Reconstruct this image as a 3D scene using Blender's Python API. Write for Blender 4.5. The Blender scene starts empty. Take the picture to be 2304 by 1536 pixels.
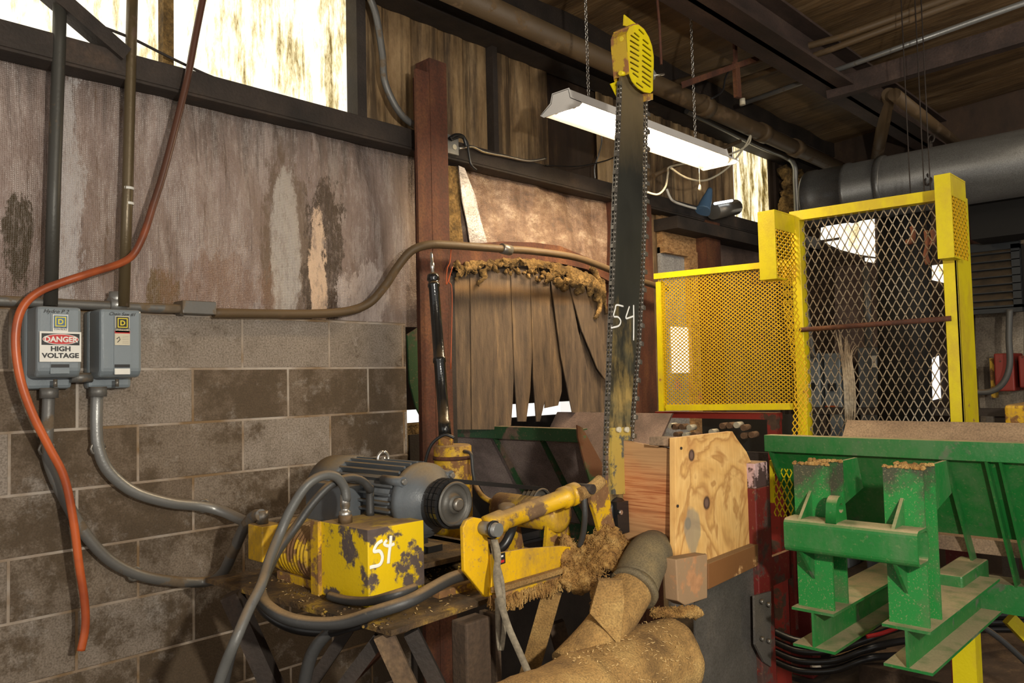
import bpy, bmesh, math, random
from mathutils import Vector, Matrix
random.seed(7)
S = bpy.context.scene; C = S.collection
# ---------------------------------------------------------------- camera
F = 1800.0; A = math.radians(43.7); PT = math.radians(2.77); RL = math.radians(1.35)
CAM = Vector((0, -2.9, 1.54)); UP = Vector((0, 0, 1))
_fh = Vector((math.cos(A), math.sin(A), 0)); _r0 = Vector((math.sin(A), -math.cos(A), 0))
FW = _fh*math.cos(PT) + UP*math.sin(PT); _u0 = -_fh*math.sin(PT) + UP*math.cos(PT)
RT = math.cos(RL)*_r0 - math.sin(RL)*_u0; UC = math.sin(RL)*_r0 + math.cos(RL)*_u0
cd = bpy.data.cameras.new('camera'); cam = bpy.data.objects.new('camera', cd); C.objects.link(cam)
cd.sensor_width = 36; cd.lens = F/2304*36; cd.clip_start = .05
cam.matrix_world = Matrix(((RT.x, UC.x, -FW.x, CAM.x), (RT.y, UC.y, -FW.y, CAM.y), (RT.z, UC.z, -FW.z, CAM.z), (0, 0, 0, 1)))
S.camera = cam
# ---------------------------------------------------------------- light
S.view_settings.view_transform = 'Standard'; S.view_settings.look = 'None'
S.view_settings.exposure = 0.0; S.view_settings.gamma = 1
w = bpy.data.worlds.new('sky'); S.world = w; w.use_nodes = True
w.node_tree.nodes['Background'].inputs[0].default_value = (1.0, .95, .88, 1)
w.node_tree.nodes['Background'].inputs[1].default_value = 1.0
def lamp(name, kind, loc, power, col, size=.05, target=None, sy=None):
    l = bpy.data.lights.new(name, kind); o = bpy.data.objects.new(name, l); C.objects.link(o)
    o.location = loc; l.energy = power; l.color = col
    if kind == 'AREA':
        l.size = size
        if sy: l.shape = 'RECTANGLE'; l.size_y = sy
    else: l.shadow_soft_size = size
    if target is not None: o.rotation_euler = (Vector(target)-Vector(loc)).to_track_quat('-Z', 'Y').to_euler()
    return o
FLASH = lamp('camera_flash', 'POINT', (.40, -3.45, 1.85), 240, (1, .93, .80), .04)
# added area fills, unseen: general fill behind the camera, second for the cabinets
lamp('fill_light', 'AREA', (1.5, -5.0, 4.0), 90, (1, .88, .7), 2.2, (2, -1.5, 1))
lamp('fill_light', 'AREA', (5.2, -3.6, 3.5), 34, (1, .86, .66), 1.0, (7.4, -2.4, .8))
# ---------------------------------------------------------------- pixel -> point helpers
def ray(px, py): return FW + RT*((px-1152)/F) - UC*((py-768)/F)
def W(px, py, x=None, y=None, z=None, d=None):
    r = ray(px, py)
    if x is not None: t = (x-CAM.x)/r.x
    elif y is not None: t = (y-CAM.y)/r.y
    elif z is not None: t = (z-CAM.z)/r.z
    else: t = d
    return CAM + r*t
def WL(pts, **k): return [W(p[0], p[1], **(k if len(p) == 2 else {'d': p[2]})) for p in pts]
# ---------------------------------------------------------------- node helper
class NT:
    def __init__(s, name, pos=False):
        s.pos = pos; s.m = bpy.data.materials.new(name); s.m.use_nodes = True; s.t = s.m.node_tree; s.n = s.t.nodes
        s.b = s.n['Principled BSDF']; s.out = s.n['Material Output']
    def new(s, k, **a):
        n = s.n.new(k)
        for x, v in a.items(): setattr(n, x, v)
        return n
    def link(s, a, b): s.t.links.new(a, b)
    def setin(s, sock, v):
        if isinstance(v, bpy.types.NodeSocket): s.link(v, sock)
        elif isinstance(v, (tuple, list)) and len(v) == 3 and sock.type == 'RGBA': sock.default_value = (*v, 1)
        else: sock.default_value = v
    def coord(s, scale=(1, 1, 1), loc=(0, 0, 0), rot=(0, 0, 0)):
        if not hasattr(s, 'tc'): s.tc = s.new('ShaderNodeNewGeometry') if s.pos else s.new('ShaderNodeTexCoord')
        mp = s.new('ShaderNodeMapping'); s.link(s.tc.outputs['Position' if s.pos else 'Object'], mp.inputs[0])
        mp.inputs['Scale'].default_value = scale; mp.inputs['Location'].default_value = loc; mp.inputs['Rotation'].default_value = rot
        return mp.outputs[0]
    def noise(s, scale, detail=4, vec=None, rough=.55, dist=0):
        n = s.new('ShaderNodeTexNoise'); s.link(vec or s.coord(), n.inputs['Vector'])
        n.inputs['Scale'].default_value = scale; n.inputs['Detail'].default_value = detail
        n.inputs['Roughness'].default_value = rough; n.inputs['Distortion'].default_value = dist
        return n.outputs['Fac']
    def ramp(s, fac, stops):
        r = s.new('ShaderNodeValToRGB'); s.link(fac, r.inputs[0]); e = r.color_ramp.elements
        while len(e) < len(stops): e.new(.5)
        for k, (p, c) in enumerate(stops):
            e[k].position = p; e[k].color = (c, c, c, 1) if isinstance(c, (int, float)) else (*c, 1)
        return r.outputs[0]
    def mix(s, f, a, b, mode='MIX'):
        n = s.new('ShaderNodeMix', data_type='RGBA', blend_type=mode)
        s.setin(n.inputs[0], f); s.setin(n.inputs[6], a); s.setin(n.inputs[7], b); return n.outputs[2]
    def math(s, op, a, b=0.0, c=None):
        n = s.new('ShaderNodeMath', operation=op); s.setin(n.inputs[0], a); s.setin(n.inputs[1], b)
        if c is not None: s.setin(n.inputs[2], c)
        return n.outputs[0]
    def sep(s, vec=None):
        n = s.new('ShaderNodeSeparateXYZ'); s.link(vec or s.coord(), n.inputs[0]); return n.outputs
    def ell(s, cx, cz, rx, rz, nz=None, amt=.5, ax=(0, 2), soft=.15):
        o = s.sep(); a = s.math('POWER', s.math('DIVIDE', s.math('SUBTRACT', o[ax[0]], cx), rx), 2.0)
        b = s.math('POWER', s.math('DIVIDE', s.math('SUBTRACT', o[ax[1]], cz), rz), 2.0)
        d = s.math('SQRT', s.math('ADD', a, b))
        if nz: d = s.math('ADD', d, s.math('MULTIPLY', s.math('SUBTRACT', nz, .5), amt*2))
        return s.ramp(d, [(1-soft, 1.0), (min(1.0, 1.0), 0.0)]), d
    def bump(s, h, strength=.3, dist=.01):
        n = s.new('ShaderNodeBump'); n.inputs['Strength'].default_value = strength; n.inputs['Distance'].default_value = dist
        s.link(h, n.inputs['Height']); s.link(n.outputs[0], s.b.inputs['Normal'])
    def up(s, lo=.45, hi=.8):
        g = s.new('ShaderNodeNewGeometry'); o = s.new('ShaderNodeSeparateXYZ'); s.link(g.outputs['Normal'], o.inputs[0])
        return s.ramp(o.outputs[2], [(lo, 0.0), (hi, 1.0)])
    def done(s, col=None, rough=.6, metal=0.0, spec=None):
        if col is not None: s.setin(s.b.inputs['Base Color'], col)
        s.setin(s.b.inputs['Roughness'], rough); s.setin(s.b.inputs['Metallic'], metal)
        if spec is not None: s.b.inputs['Specular IOR Level'].default_value = spec
        return s.m
DUST = (.32, .20, .085)
def paint(name, base, chip=(.07, .045, .03), amt=.45, scale=9, dust=.9, rough=.45, metal=0., dustc=DUST, var=.35, stretch=(1, 1, 1), speck=0., smear=0.):
    t = NT(name); v = t.coord(stretch)
    big = t.noise(scale, 8, v, .65)
    f = t.ramp(big, [(max(0, 1-amt-.02), 0.), (min(1, 1-amt+.03), 1.)])
    c = t.mix(t.noise(3, 3), base, tuple(x*(1-var) for x in base))
    c = t.mix(f, c, t.mix(t.noise(40, 3), chip, tuple(min(1, x*2.4) for x in chip)))
    if smear: c = t.mix(t.ramp(t.noise(scale*.8, 9, t.coord((1, 1, .6), (3, 3, 3)), .75), [(.47, 0.), (.62, smear)]), c, tuple(min(1, x*2.6) for x in chip))
    if speck: c = t.mix(t.ramp(t.noise(90, 2), [(.62, 0.), (.68, speck)]), c, dustc)
    d = t.math('MULTIPLY', t.up(), t.ramp(t.noise(14, 5), [(.25, .35), (.55, 1.)]))
    d = t.math('MULTIPLY', d, dust)
    c = t.mix(d, c, t.mix(t.noise(160, 2), dustc, tuple(x*.6 for x in dustc)))
    t.bump(t.math('ADD', big, t.math('MULTIPLY', t.noise(120, 2), .35)), .25, .006)
    return t.done(c, t.math('ADD', t.math('MULTIPLY', t.math('MAXIMUM', d, f), .5), rough), metal)
def rough(name, stops, scale=5, stretch=(1, 1, 1), rg=.85, metal=0., bs=.4, bd=.01, fine=90, detail=8, rot=(0, 0, 0), spec=None):
    t = NT(name); n = t.noise(scale, detail, t.coord(stretch, rot=rot), .6)
    c = t.ramp(n, stops); c = t.mix(t.ramp(t.noise(fine, 2), [(.35, 0.), (.7, .45)]), c, (.02, .015, .01))
    t.bump(t.math('ADD', n, t.math('MULTIPLY', t.noise(fine, 3), .5)), bs, bd)
    return t.done(c, rg, metal, spec)
def flat(name, c, rg=.5, metal=0., e=0., ec=None):
    t = NT(name); m = t.done(t.mix(t.noise(30, 3), c, tuple(x*.8 for x in c)), rg, metal)
    if e: t.b.inputs['Emission Color'].default_value = (*(ec or c), 1); t.b.inputs['Emission Strength'].default_value = e
    return m
# ---------------------------------------------------------------- mesh helper
class MB:
    def __init__(s): s.v = []; s.f = []; s.sm = []
    def add(s, vs, fs, smooth=False):
        k = len(s.v); s.v += [Vector(v) for v in vs]; s.f += [[k+i for i in f] for f in fs]; s.sm += [smooth]*len(fs); return s
    def box(s, a, b):
        x0, x1 = sorted((a[0], b[0])); y0, y1 = sorted((a[1], b[1])); z0, z1 = sorted((a[2], b[2]))
        return s.add([(x0, y0, z0), (x1, y0, z0), (x1, y1, z0), (x0, y1, z0), (x0, y0, z1), (x1, y0, z1), (x1, y1, z1), (x0, y1, z1)],
                     [(0, 3, 2, 1), (4, 5, 6, 7), (0, 1, 5, 4), (1, 2, 6, 5), (2, 3, 7, 6), (3, 0, 4, 7)])
    def bar(s, p, q, w, h, up=(0, 0, 1)):
        p = Vector(p); q = Vector(q); d = (q-p).normalized(); u = Vector(up)
        if abs(d.dot(u)) > .98: u = Vector((0, 1, 0)) if abs(d.y) < .9 else Vector((1, 0, 0))
        sd = d.cross(u).normalized(); u = sd.cross(d)
        c = [sd*(a*w/2)+u*(b*h/2) for a, b in ((-1, -1), (1, -1), (1, 1), (-1, 1))]
        return s.add([p+x for x in c]+[q+x for x in c], [(0, 1, 2, 3), (7, 6, 5, 4), (0, 4, 5, 1), (1, 5, 6, 2), (2, 6, 7, 3), (3, 7, 4, 0)])
    def prism(s, poly, off):
        off = Vector(off); n = len(poly); P = [Vector(p) for p in poly]
        return s.add(P+[p+off for p in P], [list(range(n))[::-1], list(range(n, 2*n))]+[(i, (i+1) % n, n+(i+1) % n, n+i) for i in range(n)])
    def cyl(s, p, q, r, r2=None, n=20, caps=True):
        p = Vector(p); q = Vector(q); d = (q-p).normalized(); u = Vector((0, 0, 1)) if abs(d.z) < .9 else Vector((1, 0, 0))
        a = d.cross(u).normalized(); b = d.cross(a); r2 = r if r2 is None else r2
        ring = lambda c, rr: [c+(a*math.cos(t)+b*math.sin(t))*rr for t in [2*math.pi*i/n for i in range(n)]]
        k = len(s.v); s.v += ring(p, r)+ring(q, r2)
        for i in range(n): s.f.append([k+i, k+(i+1) % n, k+n+(i+1) % n, k+n+i]); s.sm.append(True)
        if caps: s.f += [[k+i for i in range(n)][::-1], [k+n+i for i in range(n)]]; s.sm += [False]*2
        return s
    def rings(s, p, d, prof, n=28):          # lathe: list of (distance, radius)
        p = Vector(p); d = Vector(d).normalized(); u = Vector((0, 0, 1)) if abs(d.z) < .9 else Vector((1, 0, 0))
        a = d.cross(u).normalized(); b = d.cross(a); k = len(s.v)
        for (t, r) in prof: s.v += [p+d*t+(a*math.cos(x)+b*math.sin(x))*max(r, 1e-4) for x in [2*math.pi*i/n for i in range(n)]]
        for j in range(len(prof)-1):
            for i in range(n): s.f.append([k+j*n+i, k+j*n+(i+1) % n, k+(j+1)*n+(i+1) % n, k+(j+1)*n+i]); s.sm.append(True)
        s.f += [[k+i for i in range(n)][::-1], [k+(len(prof)-1)*n+i for i in range(n)]]; s.sm += [False]*2
        return s
    def tube(s, pts, r, n=12, smooth=6, rf=None):
        P = [Vector(p) for p in pts]
        if smooth and len(P) > 2:
            Q = []
            for i in range(len(P)-1):
                p0 = P[max(i-1, 0)]; p1 = P[i]; p2 = P[i+1]; p3 = P[min(i+2, len(P)-1)]
                for k in range(smooth):
                    t = k/smooth; Q.append(.5*((2*p1)+(p2-p0)*t+(2*p0-5*p1+4*p2-p3)*t*t+(3*p1-p0-3*p2+p3)*t*t*t))
            P = Q+[P[-1]]
        k = len(s.v); N_ = None; m = len(P)
        for i, p in enumerate(P):
            d = (P[min(i+1, m-1)]-P[max(i-1, 0)]).normalized()
            if N_ is None: N_ = d.cross(Vector((.3, .2, 1))).normalized()
            N_ = (N_-d*N_.dot(d)).normalized(); B = d.cross(N_); rr = rf(i/(m-1)) if rf else r
            s.v += [p+(N_*math.cos(x)+B*math.sin(x))*rr for x in [2*math.pi*j/n for j in range(n)]]
        for i in range(m-1):
            for j in range(n): s.f.append([k+i*n+j, k+i*n+(j+1) % n, k+(i+1)*n+(j+1) % n, k+(i+1)*n+j]); s.sm.append(True)
        s.f += [[k+j for j in range(n)][::-1], [k+(m-1)*n+j for j in range(n)]]; s.sm += [False]*2
        return s
    def ribbon(s, pts, wd, t=.002, nrm=None, smooth=5):
        P = [Vector(p) for p in pts]
        for i in range(len(P)-1):
            s.bar(P[i], P[i+1]+(P[i+1]-P[i]).normalized()*t, wd, t, nrm or (0, 0, 1))
        return s
    def grid(s, fn, nu, nv, smooth=True, thick=None):
        k = len(s.v)
        for j in range(nv+1):
            for i in range(nu+1): s.v.append(Vector(fn(i/nu, j/nv)))
        for j in range(nv):
            for i in range(nu): a = k+j*(nu+1)+i; s.f.append([a, a+1, a+nu+2, a+nu+1]); s.sm.append(smooth)
        return s
    def lattice(s, o, u, v, Wd, H, pu, pv, w_, t, clip=None):
        """diamond lattice: o corner, u,v unit axes, pitches, strand width, thickness"""
        o = Vector(o); u = Vector(u).normalized(); v = Vector(v).normalized(); n = u.cross(v)
        k = pv/pu                                     # slope
        for sg in (1, -1):
            c0 = -Wd*k if sg > 0 else 0; c1 = H if sg > 0 else H+Wd*k
            c = math.ceil(c0/pv)*pv+.3*pv
            while c < c1:
                # line b = sg*k*a + c
                a0, a1 = 0., Wd
                for lim in (0, H):
                    pass
                ts = []
                fa = lambda b: (b-c)/(sg*k)
                lo, hi = sorted((fa(0), fa(H))); a0 = max(0, lo); a1 = min(Wd, hi)
                if a1-a0 > .004:
                    pa = o+u*a0+v*(sg*k*a0+c); pb = o+u*a1+v*(sg*k*a1+c)
                    s.bar(pa, pb, w_, t, n)
                c += pv
        return s
    def noisy(s, amp, sc=6):
        from mathutils import noise
        for i, p in enumerate(s.v): s.v[i] = p+noise.noise_vector(p*sc)*amp
        return s
    def build(s, name, mat, parent=None, bevel=0., origin=None, **props):
        off = Vector((0, 0, 0))
        if parent is not None:
            q = parent
            while q is not None: off += q.location; q = q.parent
        else:
            if origin is not None: off = Vector(origin)
            else:
                xs = [p.x for p in s.v]; ys = [p.y for p in s.v]; zs = [p.z for p in s.v]
                off = Vector(((min(xs)+max(xs))/2, (min(ys)+max(ys))/2, min(zs)))
        me = bpy.data.meshes.new(name); me.from_pydata([p-off for p in s.v], [], s.f)
        me.polygons.foreach_set('use_smooth', s.sm); me.update()
        bm = bmesh.new(); bm.from_mesh(me); bmesh.ops.recalc_face_normals(bm, faces=bm.faces); bm.to_mesh(me); bm.free()
        o = bpy.data.objects.new(name, me); C.objects.link(o)
        for m in (mat if isinstance(mat, list) else [mat]): me.materials.append(m)
        if parent is not None: o.parent = parent
        else: o.location = off
        if bevel:
            b = o.modifiers.new('b', 'BEVEL'); b.width = bevel; b.segments = 2; b.limit_method = 'ANGLE'; b.angle_limit = .7
        for k, v in props.items(): o[k] = v
        return o
def thing(name, loc, label, cat, group=None):
    o = bpy.data.objects.new(name, None); C.objects.link(o); o.location = Vector(loc); o.empty_display_size = .05
    o['label'] = label; o['category'] = cat
    if group: o['group'] = group
    return o
def tag(o, label, cat, group=None, kind=None):
    o['label'] = label; o['category'] = cat
    if group: o['group'] = group
    if kind: o['kind'] = kind
    return o
def struct(o): o['kind'] = 'structure'; return o
def curve_mesh(name, splines=None, text=None, size=1, thick=.002, M4=None, mat=None, parent=None, align='CENTER', shear=0, bold=0):
    """flat shape (outline + holes) or text in local XY, extruded, placed by matrix M4, linked as a mesh child"""
    if text is not None:
        cu = bpy.data.curves.new(name, 'FONT'); cu.body = text; cu.size = size; cu.align_x = align; cu.shear = shear; cu.offset = bold
        cu.resolution_u = 3
    else:
        cu = bpy.data.curves.new(name, 'CURVE'); cu.dimensions = '2D'; cu.fill_mode = 'BOTH'
        for pts in splines:
            sp = cu.splines.new('POLY'); sp.points.add(len(pts)-1)
            for p, q in zip(sp.points, pts): p.co = (q[0], q[1], 0, 1)
            sp.use_cyclic_u = True
    cu.extrude = thick/2
    tmp = bpy.data.objects.new(name, cu); C.objects.link(tmp)
    dg = bpy.context.evaluated_depsgraph_get(); me = bpy.data.meshes.new_from_object(tmp.evaluated_get(dg))
    bpy.data.objects.remove(tmp); bpy.data.curves.remove(cu)
    off = Vector((0, 0, 0)); q = parent
    while q is not None: off += q.location; q = q.parent
    me.transform(Matrix.Translation(-off) @ M4); me.name = name; me.materials.clear(); me.materials.append(mat)
    o = bpy.data.objects.new(name, me); C.objects.link(o)
    if parent is not None: o.parent = parent
    return o
def frame(o, u, v):                     # matrix with local X=u, Y=v, Z=uxv at o
    u = Vector(u).normalized(); v = Vector(v); n = u.cross(v).normalized(); v = n.cross(u)
    return Matrix(((u.x, v.x, n.x, o[0]), (u.y, v.y, n.y, o[1]), (u.z, v.z, n.z, o[2]), (0, 0, 0, 1)))
def rect(x0, y0, x1, y1): return [(x0, y0), (x1, y0), (x1, y1), (x0, y1)]
def ellip(cx, cy, a, b, n=28): return [(cx+a*math.cos(2*math.pi*i/n), cy+b*math.sin(2*math.pi*i/n)) for i in range(n)]
# ================================================================= materials
M = {}
M['yellow'] = paint('chipped_yellow', (.80, .47, .008), amt=.42, scale=8, rough=.4, speck=.5, smear=.55, chip=(.085, .05, .025))
M['yellow_worn'] = paint('worn_yellow', (.72, .44, .01), amt=.50, scale=12, rough=.5, chip=(.11, .055, .022), speck=.6, smear=.6)
M['yellow_clean'] = paint('bright_yellow', (.80, .66, .005), amt=.31, scale=9, dust=.15, rough=.42, chip=(.15, .07, .02), smear=.3)
M['yellow_mesh'] = paint('mesh_yellow', (.75, .46, .005), amt=.36, scale=6, dust=.1, rough=.5, chip=(.35, .15, .02))
M['green'] = paint('dusty_green', (.014, .18, .034), amt=.40, scale=6, rough=.42, chip=(.045, .065, .035), dustc=(.45, .35, .20), speck=.1, smear=.4)
M['green_dark'] = paint('old_green', (.025, .085, .03), amt=.45, scale=6, rough=.6, chip=(.08, .055, .04), dustc=(.2, .13, .08), speck=.5)
M['red'] = paint('dark_red', (.17, .015, .012), amt=.45, scale=7, rough=.5, chip=(.04, .02, .015), dustc=(.2, .12, .06), speck=.5)
M['red_bright'] = paint('red_paint', (.30, .03, .02), amt=.42, scale=9, rough=.5, chip=(.05, .03, .02), dustc=(.3, .2, .1))
M['blue_grey'] = paint('motor_grey', (.105, .12, .135), amt=.3, scale=8, rough=.36, chip=(.06, .055, .05), dust=1., dustc=(.24, .17, .09), smear=.3)
M['enamel'] = paint('box_grey', (.20, .235, .26), amt=.2, scale=5, rough=.3, chip=(.1, .1, .1), dust=.5, dustc=(.25, .22, .17), var=.12)
M['steel'] = flat('bright_steel', (.62, .6, .56), .3, .9)
M['dull_steel'] = paint('dull_steel', (.25, .23, .20), amt=.3, scale=14, rough=.35, metal=.6, chip=(.1, .07, .05), dust=.7)
M['galv'] = paint('galvanised', (.30, .30, .29), amt=.35, scale=9, rough=.35, metal=.5, chip=(.12, .1, .08), dust=.4)
M['conduit'] = paint('dirty_conduit', (.17, .165, .155), amt=.45, scale=8, rough=.45, metal=.3, chip=(.10, .075, .05), dust=.6)
M['conduit_dark'] = paint('dark_conduit', (.06, .058, .05), amt=.4, scale=6, rough=.45, metal=.2, chip=(.09, .06, .035), dust=.3)
M['pipe_brown'] = paint('brown_pipe', (.12, .075, .035), amt=.4, scale=9, rough=.6, chip=(.08, .05, .025), dust=.5, dustc=(.25, .15, .06))
M['rust'] = rough('rusty_steel', [(.3, (.035, .014, .009)), (.5, (.11, .035, .018)), (.72, (.22, .09, .035))], 6, (1, 1, .35), .8, .1)
M['dark_steel'] = rough('dark_girt', [(.3, (.012, .009, .008)), (.6, (.04, .028, .022)), (.8, (.09, .055, .035))], 5, rg=.75)
M['rubber'] = flat('black_rubber', (.014, .014, .015), .35)
M['hose'] = paint('dusty_hose', (.045, .045, .045), amt=.35, scale=12, rough=.5, chip=(.1, .08, .05), dust=.8)
M['hose_grey'] = paint('grey_hose', (.11, .11, .105), amt=.35, scale=12, rough=.45, chip=(.05, .05, .05), dust=.6)
M['orange'] = paint('orange_hose', (.50, .10, .025), amt=.3, scale=5, rough=.4, chip=(.12, .04, .03), dust=.2)
def hose_mat():
    t = NT('orange_hose', True); o = t.sep(); n = t.noise(6, 5)
    c = t.mix(t.ramp(n, [(.4, 0.), (.65, 1.)]), (.52, .11, .028), (.30, .06, .02))
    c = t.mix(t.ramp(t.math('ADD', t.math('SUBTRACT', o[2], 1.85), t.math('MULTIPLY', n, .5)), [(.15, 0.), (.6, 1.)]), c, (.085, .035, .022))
    return t.done(c, .35)
M['orange_hose'] = hose_mat()
def post_mat():
    t = NT('scorched_green', True); o = t.sep(); n = t.noise(8, 9, None, .7)
    c = t.mix(t.ramp(n, [(.5, 0.), (.66, .6)]), (.014, .20, .036), (.10, .12, .06))
    b = t.math('ADD', t.math('SUBTRACT', o[2], 1.16), t.math('MULTIPLY', t.math('SUBTRACT', n, .5), .5))
    c = t.mix(t.ramp(b, [(.0, 0.), (.09, .9)]), c, t.mix(n, (.012, .012, .012), (.09, .07, .05)))
    c = t.mix(t.ramp(t.noise(210, 2), [(.60, 0.), (.68, .5)]), c, (.30, .26, .14))
    c = t.mix(t.math('MULTIPLY', t.up(), .9), c, (.45, .35, .20)); t.bump(n, .2, .005)
    return t.done(c, .5)
M['post_green'] = post_mat()
M['sawdust'] = rough('sawdust', [(.3, (.20, .085, .02)), (.5, (.44, .24, .065)), (.7, (.64, .42, .15))], 22, bs=.8, bd=.02, fine=220, rg=.95)
M['sawdust_pipe'] = rough('sawdust_coated', [(.3, (.15, .08, .025)), (.5, (.38, .22, .07)), (.7, (.52, .34, .12))], 7, bs=.7, bd=.012, fine=200, rg=.95)
M['pipe_dusty'] = rough('dusty_pipe', [(.3, (.10, .085, .06)), (.55, (.19, .145, .075)), (.75, (.30, .21, .09))], 6, bs=.4, bd=.008, fine=220, rg=.85)
M['belt_plate'] = rough('grimy_plate', [(.3, (.03, .02, .012)), (.5, (.10, .055, .025)), (.68, (.2, .12, .04))], 9, bs=.5, fine=140, rg=.8)
M['bench_top'] = rough('grimy_bench', [(.28, (.02, .014, .01)), (.48, (.09, .05, .018)), (.6, (.19, .11, .03)), (.66, (.42, .26, .03))], 11, bs=.6, fine=150, rg=.8)
M['brown_plate'] = rough('brown_plate', [(.3, (.07, .05, .042)), (.55, (.17, .115, .095)), (.75, (.27, .19, .15))], 5, bs=.3, fine=180, rg=.75)
M['dusty_plate'] = rough('dusty_plate', [(.3, (.08, .055, .04)), (.5, (.28, .19, .12)), (.7, (.42, .30, .19))], 6, (1, .4, 1), bs=.3, fine=150, rg=.85)
M['black_sheet'] = rough('dark_sheet_steel', [(.3, (.05, .05, .048)), (.55, (.12, .11, .10)), (.75, (.24, .20, .15))], 2.5, bs=.15, fine=200, rg=.45, metal=.1)
M['leg_wood'] = rough('grimy_brown_leg', [(.3, (.03, .018, .012)), (.55, (.09, .055, .032)), (.75, (.25, .16, .08))], 5, (1, 1, .4), bs=.4)
M['concrete'] = rough('grimy_concrete', [(.3, (.02, .015, .01)), (.5, (.06, .042, .028)), (.72, (.16, .11, .06))], 2.5, bs=.5, fine=60, rg=.9)
M['rubber_strip'] = rough('worn_belt_rubber', [(.25, (.04, .03, .024)), (.45, (.13, .09, .06)), (.6, (.20, .135, .08)), (.75, (.36, .23, .11))], 7, (3, 1, .4), bs=.25, fine=160, rg=.85)
M['white'] = flat('white_label', (.78, .77, .72), .5); M['black'] = flat('black_ink', (.012, .012, .014), .5)
M['red_ink'] = flat('red_ink', (.55, .02, .02), .5); M['yellow_ink'] = flat('yellow_ink', (.75, .62, .03), .5)
M['blue_ink'] = flat('blue_ink', (.08, .16, .28), .5); M['cream'] = flat('cream_label', (.6, .55, .42), .5)
M['lamp_white'] = paint('white_fixture', (.80, .77, .74), amt=.22, scale=9, rough=.4, chip=(.3, .2, .13), dust=.3)
M['tube_glow'] = flat('fluorescent_tube', (1, .9, .7), .3, 0, 22.0, (1.0, .78, .50))
M['chain'] = flat('oily_chain', (.34, .32, .29), .32, .85)
M['fuzz'] = rough('rotten_insulation', [(.3, (.05, .03, .012)), (.5, (.22, .13, .04)), (.7, (.45, .28, .1))], 16, bs=1., bd=.03, fine=70, rg=1.)
M['louver'] = paint('dark_louvre', (.02, .025, .03), amt=.3, scale=5, rough=.6, chip=(.03, .03, .03), dust=.4)
M['roof_steel'] = rough('roof_steel', [(.3, (.02, .012, .01)), (.55, (.06, .035, .028)), (.75, (.12, .075, .055))], 5, (.4, 1, 1), rg=.7)
M['trough_inner'] = rough('lightened_trough_steel', [(.3, (.15, .11, .095)), (.5, (.30, .225, .20)), (.75, (.42, .33, .28))], 5, bs=.3, fine=180, rg=.75)  # brown plate colour lightened to make up for missing light on the panel
M['duct'] = rough('grey_duct', [(.3, (.09, .09, .088)), (.55, (.17, .17, .165)), (.75, (.25, .24, .23))], 3, (1, .3, 1), bs=.1, fine=200, rg=.35, metal=.5)
M['dark'] = flat('near_black', (.008, .007, .006), .8)  # plain near-black for dark parts and the frame backdrop
M['log'] = rough('log_end', [(.3, (.12, .06, .03)), (.6, (.3, .18, .1))], 20, bs=.3)
M['osb'] = rough('strand_board', [(.3, (.18, .08, .03)), (.5, (.42, .24, .1)), (.7, (.6, .38, .18))], 25, (1, 1, 2.2), bs=.2, rg=.8)
M['door_grey'] = rough('pale_door', [(.3, (.22, .22, .22)), (.6, (.42, .42, .43)), (.8, (.5, .35, .22))], 5, (1, 1, .4), bs=.1, rg=.6)
M['whitewash'] = rough('whitewashed_block', [(.3, (.1, .07, .045)), (.5, (.3, .25, .19)), (.7, (.48, .43, .36))], 2.5, bs=.2, rg=.85)

def block_mat():
    t = NT('concrete_block', True); o = t.sep()
    cv = t.new('ShaderNodeCombineXYZ'); t.link(t.math('ADD', o[0], -1.519+.394*4), cv.inputs[0]); t.link(t.math('ADD', o[2], 4*.198-1.61+.198*5), cv.inputs[1])
    b = t.new('ShaderNodeTexBrick'); t.link(cv.outputs[0], b.inputs['Vector'])
    b.offset = .5; b.inputs['Scale'].default_value = 1; b.inputs['Brick Width'].default_value = .394; b.inputs['Row Height'].default_value = .198
    b.inputs['Mortar Size'].default_value = .0055; b.inputs['Mortar Smooth'].default_value = .3
    b.inputs['Color1'].default_value = (0, 0, 0, 1); b.inputs['Color2'].default_value = (1, 1, 1, 1); b.inputs['Mortar'].default_value = (.5, .5, .5, 1)
    rnd = b.outputs['Color']; fac = b.outputs['Fac']
    base = t.ramp(rnd, [(0., (.15, .105, .07)), (.5, (.215, .17, .13)), (1., (.30, .255, .215))])
    # damp blotches that stop at the joints: noise offset per block
    wet = t.math('ADD', t.noise(4.2, 10, t.coord(), .78), t.math('MULTIPLY', t.math('SUBTRACT', rnd, .5), .16))
    low = t.math('MULTIPLY', t.math('SUBTRACT', 1.30, o[2]), .12)
    right = t.math('MULTIPLY', t.math('SUBTRACT', o[0], 1.3), .05)
    wet = t.math('SUBTRACT', wet, t.math('ADD', low, right))
    f = t.ramp(wet, [(.42, 1.), (.455, .8), (.50, .3), (.58, 0.)])
    c = t.mix(f, base, t.mix(t.noise(30, 4), (.068, .045, .026), (.11, .077, .047)))
    c = t.mix(t.ramp(t.noise(7, 8, None, .7), [(.55, 0.), (.68, .55)]), c, (.42, .38, .34))
    c = t.mix(t.ramp(t.noise(160, 2), [(.35, .5), (.6, 0.)]), c, (.05, .035, .02))
    mort = t.mix(t.ramp(t.noise(4, 5), [(.4, 0.), (.6, 1.)]), (.40, .35, .30), (.19, .12, .06))
    c = t.mix(fac, c, mort)
    t.bump(t.math('ADD', t.math('MULTIPLY', t.noise(110, 4), .6), t.math('MULTIPLY', fac, -1.0)), .6, .006)
    return t.done(c, .9)
M['block'] = block_mat()
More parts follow.
